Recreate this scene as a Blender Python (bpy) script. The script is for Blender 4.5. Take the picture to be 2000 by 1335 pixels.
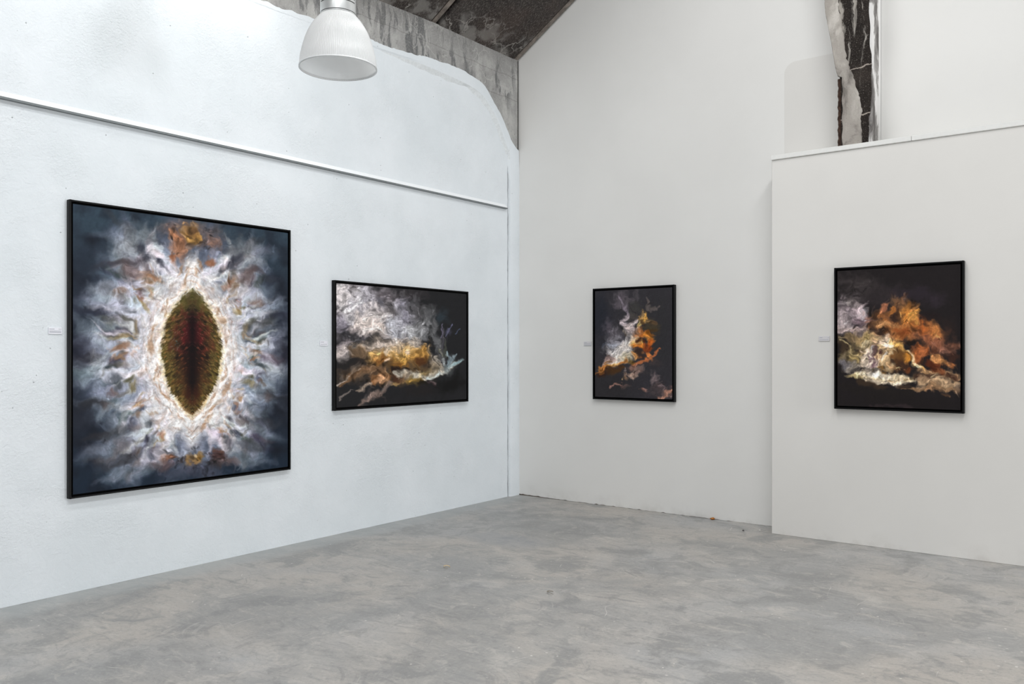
import bpy, bmesh, math, random
import numpy as np
from mathutils import Vector, Matrix

for o in list(bpy.data.objects): bpy.data.objects.remove(o)
SC = bpy.context.scene
COL = SC.collection

# ---------------------------------------------------------------- camera
F_PX, W_PX, H_PX, HORIZON = 1671.0, 2000.0, 1335.0, 688.0
YAW = math.atan2(1270.0, F_PX)              # the camera looks to the left of the long wall's direction
EYE = 1.6
cam_d = bpy.data.cameras.new('camera'); cam = bpy.data.objects.new('camera', cam_d); COL.objects.link(cam)
cam.location = (0, 0, EYE); cam.rotation_euler = (math.pi/2, 0, YAW)
cam_d.sensor_fit = 'HORIZONTAL'; cam_d.sensor_width = 36.0
cam_d.lens = 36.0*F_PX/W_PX
cam_d.shift_y = (HORIZON - H_PX/2)/W_PX
cam_d.clip_start = .05; cam_d.clip_end = 200
SC.camera = cam
SC.cycles.max_bounces = 6; SC.cycles.glossy_bounces = 2; SC.cycles.diffuse_bounces = 4; SC.cycles.transmission_bounces = 3

# ---------------------------------------------------------------- world, daylight, exposure
SC.view_settings.view_transform = 'Standard'; SC.view_settings.look = 'None'
SC.view_settings.gamma = 1; SC.view_settings.use_curve_mapping = False
SC.view_settings.exposure = -0.04
world = bpy.data.worlds.new('world'); SC.world = world; world.use_nodes = True
bgn = world.node_tree.nodes['Background']
bgn.inputs[0].default_value = (.97, .985, 1.0, 1); bgn.inputs[1].default_value = .80

def area(name, loc, rot, sx, sy, power, col=(1, 1, 1)):
    l = bpy.data.lights.new(name, 'AREA'); l.shape = 'RECTANGLE'; l.size = sx; l.size_y = sy
    l.energy = power; l.color = col
    o = bpy.data.objects.new(name, l); COL.objects.link(o); o.location = loc; o.rotation_euler = rot
    return o
SLOPE = math.atan(.634)
# two glazed strips in the roof: one half way up the left slope, one just beyond the ridge
area('skylight_left', (-2.95, 2.4, 6.55), (0, -.25, 0), .55, 7.4, 172, (1.0, .995, .985))
area('skylight_ridge', (.85, .5, 7.88), (0, .35, 0), .7, 7.5, 345, (.97, .99, 1.0))
# daylight through the window at the end of the far wall
area('window_daylight', (5.70, 6.35, 1.9), (0, math.pi/2, 0), 2.2, .9, 280, (.96, .98, 1.0))
# unseen spots without fittings, added to brighten the top of the left wall
def spot(name, loc, target, power, deg, col=(1, 1, 1), rad=.12):
    l = bpy.data.lights.new(name, 'SPOT'); l.energy = power; l.spot_size = math.radians(deg); l.spot_blend = 1.0
    l.color = col; l.shadow_soft_size = rad
    o = bpy.data.objects.new(name, l); COL.objects.link(o); o.location = loc
    o.rotation_euler = (Vector(target)-Vector(loc)).to_track_quat('-Z', 'Y').to_euler()
    return o
spot('added_wash_spot', (-5.0, 3.85, 5.15), (-5.79, 3.85, 4.35), 38, 95, (1, .99, .95))
spot('added_wash_spot', (-5.0, 2.55, 5.15), (-5.79, 2.55, 4.35), 28, 90, (1, .99, .95))


# ---------------------------------------------------------------- noise
def _hash(ix, iy, seed):
    h = (ix.astype(np.int64) * 374761393 + iy.astype(np.int64) * 668265263 + seed * 974711) & 0xffffffff
    h = ((h ^ (h >> 13)) * 1274126177) & 0xffffffff
    h = (h ^ (h >> 16)) & 0xffffffff
    return h
def perlin(x, y, seed=0):
    x0 = np.floor(x); y0 = np.floor(y); fx = x - x0; fy = y - y0
    u = fx*fx*fx*(fx*(fx*6-15)+10); v = fy*fy*fy*(fy*(fy*6-15)+10)
    def g(ix, iy, dx, dy):
        a = _hash(ix, iy, seed) * (2*math.pi/4294967296.0)
        return np.cos(a)*dx + np.sin(a)*dy
    n00 = g(x0, y0, fx, fy); n10 = g(x0+1, y0, fx-1, fy)
    n01 = g(x0, y0+1, fx, fy-1); n11 = g(x0+1, y0+1, fx-1, fy-1)
    a = n00 + u*(n10-n00); b = n01 + u*(n11-n01)
    return (a + v*(b-a))*1.5
def fbm(x, y, octv=5, seed=0, gain=.5, lac=2.03):
    s = 0; a = 1; t = 0
    for i in range(octv):
        s = s + a*perlin(x, y, seed+i*17); t += a*.62
        x = x*lac + 3.1; y = y*lac + 7.7; a *= gain
    return s/t
def ridged(x, y, octv=4, seed=0, gain=.55):
    s = 0; a = 1; t = 0
    for i in range(octv):
        s = s + a*(1-2*np.abs(perlin(x, y, seed+i*29))); t += a
        x = x*2.07 + 1.3; y = y*2.07 + 4.1; a *= gain
    return s/t
def sstep(a, b, x):
    t = np.clip((x-a)/(b-a), 0, 1); return t*t*(3-2*t)
def mix(c, col, a):
    return c + (np.asarray(col, float)-c)*a[..., None]

# ---------------------------------------------------------------- homography
def homog(src, dst):
    A = []; b = []
    for (x, y), (u, v) in zip(src, dst):
        A.append([x, y, 1, 0, 0, 0, -u*x, -u*y]); b.append(u)
        A.append([0, 0, 0, x, y, 1, -v*x, -v*y]); b.append(v)
    h = np.linalg.solve(np.array(A, float), np.array(b, float))
    return np.append(h, 1).reshape(3, 3)
def happly(H, x, y):
    w = H[2, 0]*x + H[2, 1]*y + H[2, 2]
    return (H[0, 0]*x + H[0, 1]*y + H[0, 2])/w, (H[1, 0]*x + H[1, 1]*y + H[1, 2])/w

class Canvas:
    """X, Y: sketch coordinates of every point of the print; sc: typical feature size"""
    def __init__(s, X, Y, sc, seed, warp=1.0):
        s.X, s.Y, s.sc = X, Y, sc
        s.n1 = fbm(X/sc, Y/sc, 4, seed, .42)
        s.n2 = fbm(X/sc+31.7, Y/sc-12.3, 4, seed+5, .42)
        h1 = fbm(X/sc*2.2+5, Y/sc*2.2, 4, seed+2, .5); h2 = fbm(X/sc*2.2, Y/sc*2.2+8, 4, seed+4, .5)
        wx = (s.n1*.26+h1*.07)*sc*warp; wy = (s.n2*.26+h2*.07)*sc*warp
        s.WX = X + wx; s.WY = Y + wy
        s.t = fbm(s.WX/sc*1.1, s.WY/sc*1.1, 6, seed+9, .52)
        s.f = fbm(s.WX/sc*3.2, s.WY/sc*3.2, 4, seed+13, .5)
        s.r = ridged(s.WX/sc*1.7, s.WY/sc*1.7, 4, seed+21, .5)
        s.k = 0
        s.C = np.zeros(X.shape+(3,))
    def nz(s):
        s.k += 1
        a = np.roll(s.t, (s.k*37) % s.X.shape[0], 0) if s.X.ndim == 2 else s.t
        return .75*np.roll(a, (s.k*53) % s.X.shape[1], 1) + .45*s.f
    def bg(s, col): s.C[:] = col
    def blob(s, x, y, rx, ry, col, al=1., ang=0, n=.7, soft=.8):
        a = math.radians(ang); dx = s.WX-x; dy = s.WY-y
        p = (dx*math.cos(a)+dy*math.sin(a))/rx; q = (-dx*math.sin(a)+dy*math.cos(a))/ry
        v = 1-np.sqrt(p*p+q*q)*.75 + n*.55*s.nz()
        s.C = mix(s.C, col, sstep(.22-.34*soft, .22+soft*.66, v)*al)
    def stroke(s, pts, w, col, al=1., n=.6, soft=.9):
        best = np.full(s.X.shape, 1e9)
        W = w if isinstance(w, (list, tuple)) else [w]*len(pts)
        for i in range(len(pts)-1):
            (x0, y0), (x1, y1) = pts[i], pts[i+1]
            dx, dy = x1-x0, y1-y0; L = dx*dx+dy*dy
            t = np.clip(((s.WX-x0)*dx+(s.WY-y0)*dy)/L, 0, 1)
            d = np.hypot(s.WX-x0-t*dx, s.WY-y0-t*dy)/(W[i]+(W[i+1]-W[i])*t)
            best = np.minimum(best, d)
        v = 1-best*.75 + n*.55*s.nz()
        s.C = mix(s.C, col, sstep(.22-.34*soft, .22+soft*.66, v)*al)
    def wisp(s, pts, W, col, al, n=.6, rnd=None):
        """a soft tapering stroke, computed only in the window it touches"""
        P = np.array(pts); m = max(W)*2.0+6
        h, w = s.X.shape; xr = s.X[h//2]; j0, j1 = np.searchsorted(xr, [P[:, 0].min()-m, P[:, 0].max()+m])
        yr = s.Y[:, min(max((j0+j1)//2, 0), w-1)]; i0, i1 = np.searchsorted(yr, [P[:, 1].min()-m-8, P[:, 1].max()+m+8])
        if j1-j0 < 2 or i1-i0 < 2: return
        sl = (slice(i0, i1), slice(j0, j1)); x = s.WX[sl]; y = s.WY[sl]
        oi = rnd.randrange(0, max(1, h-(i1-i0))); oj = rnd.randrange(0, max(1, w-(j1-j0)))
        nz = .8*s.t[oi:oi+(i1-i0), oj:oj+(j1-j0)] + .4*s.f[oi:oi+(i1-i0), oj:oj+(j1-j0)]
        best = np.full(x.shape, 1e9); along = np.zeros(x.shape); N = len(P)-1
        for k in range(N):
            (x0, y0), (x1, y1) = P[k], P[k+1]; dx, dy = x1-x0, y1-y0; L = dx*dx+dy*dy+1e-6
            t = np.clip(((x-x0)*dx+(y-y0)*dy)/L, 0, 1)
            d = np.hypot(x-x0-t*dx, y-y0-t*dy)/(W[k]+(W[k+1]-W[k])*t)
            b = d < best; best = np.where(b, d, best); along = np.where(b, (k+t)/N, along)
        v = 1-best*.62 + n*.6*nz
        a = sstep(0, .95, v)*al*(1-along**2*.75)
        s.C[sl] = mix(s.C[sl], col, a)
    def detail(s, n, ln, W, dirf, jit, rnd, lo=44, spread=.45, al=(.35, .75), curl=.7):
        """brushes the colours already there into small wisps, a little lighter or darker, along a flow"""
        h, w = s.X.shape
        for q in range(n):
            i, j = rnd.randrange(h), rnd.randrange(w); c = s.C[i, j]; L = c.mean()
            if L < lo: continue
            x, y = float(s.X[i, j]), float(s.Y[i, j]); a = dirf(x, y)+rnd.gauss(0, spread); k = 1+rnd.gauss(0, jit)
            l_ = ln*rnd.uniform(.5, 1.4); ww = W*rnd.uniform(.5, 1.5); cu = rnd.gauss(0, curl); pts = [(x, y)]
            for _ in range(3):
                a += cu/3; x += math.cos(a)*l_/3; y += math.sin(a)*l_/3; pts.append((x, y))
            s.wisp(pts, [ww, ww*1.1, ww*.9, ww*.4], tuple(np.clip(c*k+(k-1)*30, 0, 252)), rnd.uniform(*al), .8, rnd)
    def relief(s, k, kr=0.0, lo=30):
        L = s.C.mean(-1)
        m = sstep(lo, 150, L)*.8+.2
        g = fbm(s.WX/s.sc*2.1+3, s.WY/s.sc*2.1, 5, 301, .55); d = s.sc*.05
        g2 = fbm((s.WX+d)/s.sc*2.1+3, (s.WY+d)/s.sc*2.1, 5, 301, .55)
        e = np.clip((g-g2)*2.0, -1, 1)
        hf = fbm(s.WX/s.sc*7+1, s.WY/s.sc*7, 4, 311, .6)
        s.C = s.C*(1 + (k*e + kr*s.r + .25*k*s.f + .9*k*hf)*m)[..., None]

# ---------------------------------------------------------------- the four prints
def art_eye(X, Y, uc, vv):
    """X,Y sketch coords; uc: signed distance from the axis, vv: height about the middle, both in units of 1/507 of the height"""
    sc = 60.
    cv = Canvas(X, Y, 46, 3, .8)
    au = np.abs(uc)
    nx, ny = fbm(uc/40, vv/40, 5, 71), fbm(uc/40+9, vv/40+4, 5, 77)
    # half symmetric noise
    sx, sy = fbm(au/42, vv/42, 6, 81), fbm(au/42+19, vv/42+5, 6, 83)
    wu = au + 16*sx + 5*nx; wv = vv + 16*sy + 5*ny
    th = np.arctan2(wv, wu); R = np.hypot(wu/205., wv/245.)
    # lens
    Rl = 164.; ou = 104.
    d = np.hypot(au+ou, vv) - Rl
    dw = np.hypot(np.abs(uc+3*nx)+ou+2*sx, vv+4*ny) - Rl
    # dark surround
    bgc = np.zeros(X.shape+(3,)); bgc[:] = (31, 37, 48)
    bgc = mix(bgc, (50, 66, 78), sstep(-90, -250, vv)*.9*(.55+.45*np.clip(cv.n1+.5, 0, 1)))
    bgc = mix(bgc, (26, 38, 52), sstep(120, 250, vv)*.9)
    bgc = mix(bgc, (20, 23, 32), np.clip(cv.n2*1.1, 0, 1)*.8)
    bgc = mix(bgc, (70, 80, 95), np.clip(cv.t*1.2-.1, 0, 1)*.45*sstep(1.35, .8, R))
    # radiating cloud: a soft glow first
    big = fbm(au/80+3, vv/80, 3, 97, .45)
    dens = 1.0 - R + .22*big + .12*sx
    c = mix(bgc, (72, 80, 96), sstep(-.12, .30, dens)*.9)
    c = mix(c, (118, 124, 142), sstep(.14, .5, dens)*.9)
    c = mix(c, (182, 184, 198), sstep(.34, .66, dens)*.9)
    cv.C = c
    st = st2 = big
    return cv, c, au, d, dw, sx, sy, nx, ny, R, th, st, st2

EYE_BLOBS = [ # (x, y, rx, ry, col, alpha, angle) on the left half, mirrored
 (262, 470, 40, 22, (134, 142, 150), .75, -35), (235, 490, 26, 16, (150, 156, 164), .6, 0),
 (277, 484, 15, 12, (44, 46, 60), .95, 30), (286, 503, 15, 12, (38, 40, 52), .9, 30), (312, 521, 17, 4, (46, 48, 58), .85, 35),
 (300, 470, 14, 9, (70, 70, 80), .7, 20), (240, 512, 32, 8, (58, 48, 52), .85, -8), (196, 524, 26, 9, (46, 50, 64), .85, -12),
 (258, 528, 20, 8, (92, 70, 68), .8, 40), (292, 541, 20, 7, (158, 104, 66), .85, 28), (283, 549, 12, 5, (110, 80, 50), .8, 30),
 (228, 572, 16, 8, (124, 96, 80), .9, -14), (205, 563, 16, 7, (96, 98, 108), .7, 0), (262, 590, 5, 5, (88, 78, 52), .85, 0),
 (281, 602, 10, 4, (128, 100, 38), .9, 48), (297, 580, 6, 5, (150, 122, 70), .7, 40),
 (245, 625, 17, 7, (56, 56, 46), .95, 42), (206, 622, 26, 9, (62, 64, 62), .85, 20), (259, 641, 7, 13, (132, 112, 80), .85, -12),
 (180, 608, 34, 8, (36, 40, 58), .8, 8), (234, 657, 18, 4, (134, 108, 62), .85, -8), (233, 680, 16, 5, (140, 92, 60), .85, -16),
 (150, 690, 20, 26, (24, 25, 40), .8, 0), (214, 722, 15, 6, (36, 48, 56), .95, -24), (240, 712, 10, 5, (150, 135, 125), .6, -20),
 (248, 745, 10, 5, (66, 62, 32), .95, -20), (254, 757, 14, 6, (118, 100, 48), .85, -30), (229, 766, 10, 5, (90, 84, 82), .8, -20),
 (178, 790, 36, 9, (34, 36, 42), .95, -16), (205, 790, 13, 11, (88, 74, 74), .8, 0), (150, 810, 26, 26, (30, 34, 46), .8, 0),
 (266, 791, 7, 4, (176, 126, 72), .85, -10), (277, 798, 6, 4, (150, 92, 56), .85, -20), (272, 771, 8, 3, (170, 140, 90), .7, -30),
 (274, 815, 8, 4, (150, 116, 88), .8, -30), (294, 824, 11, 6, (44, 46, 54), .95, -36), (262, 836, 16, 7, (110, 94, 90), .75, -20),
 (290, 861, 13, 10, (38, 38, 48), .95, 0), (240, 865, 18, 12, (96, 92, 100), .7, -30), (270, 890, 26, 7, (74, 80, 94), .8, -18),
 (302, 880, 8, 16, (110, 104, 116), .7, 30), (321, 846, 8, 7, (176, 124, 90), .8, 0), (317, 892, 9, 10, (158, 92, 56), .9, 30),
 (327, 889, 4, 8, (112, 62, 36), .85, 25), (306, 908, 20, 9, (104, 72, 70), .75, 0), (255, 918, 50, 12, (60, 76, 90), .7, -8),
]
def paint_eye(X, Y, uc, vv, mirror, unmap):
    cv, c0, au, d, dw, sx, sy, nx, ny, R, th, st, st2 = art_eye(X, Y, uc, vv)
    rnd = random.Random(12)
    def ray(a, d0, ln, curl, W, col, al, n=.6):
        """wisp leaving the lens outwards; a: 0 top .. pi bottom, mirrored on both sides"""
        y0 = -math.cos(a)*128; hw = math.sqrt(max(0, 164.**2-y0*y0))-104
        nx_, ny_ = max(.05, (hw+104)/164.), y0/164.
        if abs(y0) > 105: nx_ += .25
        ang = math.atan2(ny_, nx_)
        px, py = hw+nx_*d0, y0+ny_*d0; pts = [(px, py)]; N = 4
        for k in range(N):
            ang += curl/N; px += math.cos(ang)*ln/N; py += math.sin(ang)*ln/N; pts.append((px, py))
        for side in (-1, 1):
            q = [unmap(side*(x+rnd.gauss(0, 1.5)), y+rnd.gauss(0, 2.5)) for x, y in pts]
            k_ = 1.06 if side < 0 else .86
            w_ = [W*k_*f for f in (1.0, 1.15, 1.1, .85, .5)]
            cv.wisp(q, w_, tuple(c_+rnd.gauss(0, 5) for c_ in col), al*rnd.uniform(.75, 1), n, rnd)
    LIGHT = [(238, 234, 234), (226, 224, 230), (212, 211, 222), (190, 194, 208), (160, 168, 184), (124, 134, 150)]
    DARKS = [(40, 42, 54), (52, 54, 64), (62, 52, 52), (86, 70, 64), (64, 62, 52), (30, 34, 46)]
    for q in range(70):                             # far smoke
        a = rnd.uniform(.05, math.pi-.05); ray(a, rnd.uniform(60, 105), rnd.uniform(50, 100), rnd.gauss(0, .6), rnd.uniform(9, 18), rnd.choice(LIGHT[3:]), rnd.uniform(.25, .5), .9)
    for q in range(26):
        a = rnd.uniform(.1, math.pi-.1); ray(a, rnd.uniform(60, 110), rnd.uniform(40, 80), rnd.gauss(0, .5), rnd.uniform(6, 13), rnd.choice(DARKS), rnd.uniform(.5, .8), .9)
    for q in range(95):
        a = rnd.uniform(.05, math.pi-.05); ray(a, rnd.uniform(25, 80), rnd.uniform(40, 85), rnd.gauss(0, .7), rnd.uniform(5, 12), rnd.choice(LIGHT[1:5]), rnd.uniform(.35, .65), .8)
    for q in range(58):
        a = rnd.uniform(.1, math.pi-.1); ray(a, rnd.uniform(45, 90), rnd.uniform(14, 42), rnd.gauss(0, .8), rnd.uniform(3, 6.5), rnd.choice(DARKS), rnd.uniform(.5, .85), .9)
    for q in range(90):
        a = rnd.uniform(.05, math.pi-.05); ray(a, rnd.uniform(15, 70), rnd.uniform(30, 70), rnd.gauss(0, .8), rnd.uniform(2, 6), rnd.choice(LIGHT[:3]), rnd.uniform(.35, .75), .7)
    for q in range(30):                             # tan flecks
        a = rnd.uniform(.1, math.pi-.1); ray(a, rnd.uniform(34, 70), rnd.uniform(10, 26), rnd.gauss(0, .8), rnd.uniform(1.5, 3.5), rnd.choice([(150, 116, 88), (128, 92, 66), (168, 140, 108)]), rnd.uniform(.5, .8), .9)
    for (x, y, rx, ry, col, al, ang) in EYE_BLOBS:
        g = sum(col)/3.; col = tuple(g+(q-g)*.8 for q in col)
        cv.blob(x, y, rx*1.12, ry*1.15, col, al*.86, ang, .9, 1.0)
        mx, my = mirror(x, y)
        cv.blob(mx, my, rx*.92, ry*1.0, col, al*.8, -ang, .9, 1.0)
    # brown haze and gold tuft above
    cv.blob(372, 452, 62, 22, (118, 98, 92), .75, 4, .6, 1)
    cv.blob(345, 476, 26, 18, (176, 116, 78), .8, 60, .9, .9)
    cv.blob(405, 482, 26, 13, (150, 108, 86), .75, 10, .9, .9)
    cv.blob(334, 508, 10, 14, (150, 92, 60), .85, -20, .9, .7)
    cv.blob(411, 514, 9, 9, (134, 88, 62), .9, 0, .9, .7)
    cv.blob(420, 486, 9, 6, (92, 84, 88), .8, 0, .9, .7)
    cv.blob(374, 465, 15, 20, (136, 100, 54), .95, 0, .8, .6)
    cv.blob(369, 466, 6, 6, (206, 160, 92), .8, 0, .8, .6); cv.blob(386, 462, 5, 10, (176, 140, 80), .7, 0, .8, .6)
    cv.blob(376, 452, 10, 6, (92, 66, 44), .8, 0, .9, .7)
    cv.blob(366, 477, 7, 5, (54, 44, 40), .9, 0, .9, .7); cv.blob(386, 477, 6, 6, (56, 46, 40), .9, 0, .9, .7)
    # white mantle: fibres run along the lens
    ph = np.arctan2(vv, au+104)
    q1 = dw + 4*sx
    f1 = ridged(q1/13+.35*sx, ph*4.2+.3*nx, 4, 41, .5)
    f2 = fbm(q1/6.5+.5*ny, ph*6.5, 4, 47, .5)
    f3 = fbm(q1/20+.5*ny, ph*3.0+7, 4, 49, .5)
    tip = sstep(120, 190, np.abs(vv))
    mant = sstep(66, 8, d + 16*sx + 8*f3)*(1-.35*tip)
    flame = sstep(1.2, .4, au/(9+.40*np.clip(vv+195, 0, 90))+.3*sx)*sstep(-204, -176, vv+9*ny)*sstep(-80, -120, vv)
    flame = np.maximum(flame, .85*sstep(1.2, .3, au/(11+.30*np.clip(205-vv, 0, 100))+.35*sx)*sstep(205, 165, vv+9*ny)*sstep(90, 120, vv))
    mant = np.maximum(mant, flame)
    mcol = np.zeros(X.shape+(3,)); mcol[:] = (240, 236, 233)
    mcol = mix(mcol, (214, 206, 206), np.clip(.35+1.1*f3, 0, 1)*.75)
    mcol = mix(mcol, (188, 156, 136), np.clip(f1*1.6-.62, 0, 1)*.75)
    mcol = mix(mcol, (150, 108, 80), np.clip(f2*2.0-.66, 0, 1)*.7)
    mcol = mix(mcol, (250, 251, 252), np.clip(-f2*1.5-.1, 0, 1)*.85)
    cv.C = cv.C + (mcol-cv.C)*mant[..., None]
    # fiery streaks over the mantle, brown slots at both flanks
    for (x, y, rx, ry, ang) in [(318, 668, 3.5, 11, 0), (294, 672, 4, 16, 3), (299, 735, 2.6, 12, -14), (312, 752, 2.4, 16, -24), (320, 770, 2.2, 12, -30),
                                (300, 640, 3, 14, 10), (318, 612, 3, 12, 22), (330, 590, 2.4, 11, 28), (446, 672, 3.4, 11, 0), (438, 628, 3.4, 16, -22),
                                (425, 610, 2.6, 14, -32), (438, 738, 3, 14, 22), (448, 742, 3, 15, 22), (436, 765, 2.6, 12, 32), (418, 792, 3, 12, 42),
                                (412, 815, 3, 16, 34), (398, 832, 3, 18, 28), (362, 800, 2.4, 14, -36), (350, 525, 3, 16, 24), (392, 520, 2.6, 14, -26), (384, 535, 3, 14, -20), (362, 540, 3, 16, 14)]:
        cv.blob(x, y, rx*1.2, ry, (156, 114, 78), .62, ang, .8, 1.0)
    # the dark kernel, furred at its edge
    sl = vv*.8 - au*.55
    fur = ridged(au/20+.3*nx, sl/6.0+.6*sx, 4, 53, .6)
    fur2 = fbm(au/8, sl/3.6, 4, 59, .58)
    lump = fbm(au/17, vv/17, 4, 61, .5)
    dk = dw + 4.0*fur2 + 3.2*lump
    cv.C = mix(cv.C, (206, 176, 106), sstep(9, 1, dk)*sstep(-12, -3, dk)*np.clip(.45+.9*lump, 0, 1)*.6)
    inn = sstep(2.0, -5.0, dk)
    k = np.zeros(X.shape+(3,)); k[:] = (34, 22, 18)
    ed = sstep(-50, -4, d+9*lump)
    k = mix(k, (86, 78, 36), ed*np.clip(.60+.7*fur+.5*lump, 0, 1)*.9)
    k = mix(k, (158, 136, 76), ed*np.clip(fur*1.3-.36+.9*fur2, 0, 1)*.7)
    k = mix(k, (60, 44, 26), np.clip(lump*1.8-.2, 0, 1)*.6)
    red = np.exp(-((vv+40)/50)**2)*np.exp(-(au/38)**2)
    k = mix(k, (96, 26, 30), np.clip(red*(.7+1.4*lump+.6*fur2), 0, 1)*.85)
    k = mix(k, (168, 110, 112), np.clip(red*(fur2*2.0-.5), 0, 1)*.55)
    k = mix(k, (74, 32, 20), np.clip(np.exp(-(au/30)**2)*sstep(10, 60, vv)*(.5+lump), 0, 1)*.7)
    k = mix(k, (150, 82, 38), np.clip(fur2*1.8-.5, 0, 1)*np.exp(-((vv-20)/75)**2)*.55)
    k = mix(k, (13, 8, 11), np.exp(-(uc/(10+5*lump))**2)*sstep(122, 50, np.abs(vv))*.8)
    k = mix(k, (12, 11, 10), np.clip(-fur*1.5+.05-.6*lump, 0, 1)*.75)
    k = mix(k, (74, 76, 40), sstep(-66, -105, vv)*.5*np.clip(.7+fur, 0, 1))
    k = mix(k, (60, 104, 112), np.exp(-((uc+34)/8)**2-((vv+20)/14)**2)*np.clip(fur2*2.4-.5, 0, 1))
    cv.C = cv.C + (k-cv.C)*inn[..., None]
    # gold tuft below
    cv.blob(372, 903, 18, 13, (150, 116, 72), .85, 0, .9, .8); cv.blob(388, 893, 8, 15, (138, 100, 44), .85, 28, .9, .7)
    cv.blob(348, 906, 10, 9, (54, 44, 42), .85, 0, .9, .8); cv.blob(424, 890, 15, 13, (74, 50, 48), .9, 20, .9, .8)
    cv.blob(418, 905, 20, 7, (52, 44, 44), .8, 0, .9, .9); cv.blob(444, 900, 22, 8, (112, 92, 90), .7, 0, .8, .9)
    cv.blob(378, 922, 60, 9, (70, 70, 84), .7, -4, .6, 1)
    tuft = lambda x, y: math.atan2(y-688, (x-374)*.4)
    for (x0, x1, y0, y1, n) in ((325, 425, 440, 500, 150), (310, 445, 870, 925, 130)):
        h, w = X.shape
        for q in range(n):
            x, y = rnd.uniform(x0, x1), rnd.uniform(y0, y1); j = int(np.argmin(np.abs(X[h//2]-x))); i = int(np.argmin(np.abs(Y[:, j]-y))); c_ = cv.C[i, j]; k = 1+rnd.gauss(-.05, .34); a = rnd.uniform(0, 6.3)
            cv.wisp([(x, y), (x+4*math.cos(a), y+4*math.sin(a)), (x+7*math.cos(a+.6), y+7*math.sin(a+.6))], [2.2, 2.6, 1.2], tuple(np.clip(c_*k, 0, 245)), rnd.uniform(.4, .9), .9, rnd)
    cv.detail(900, 13, 2.2, tuft, .16, rnd, 60, .6, (.3, .6))
    cv.relief(.13, .02)
    return np.clip(cv.C, 0, 255)

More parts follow.
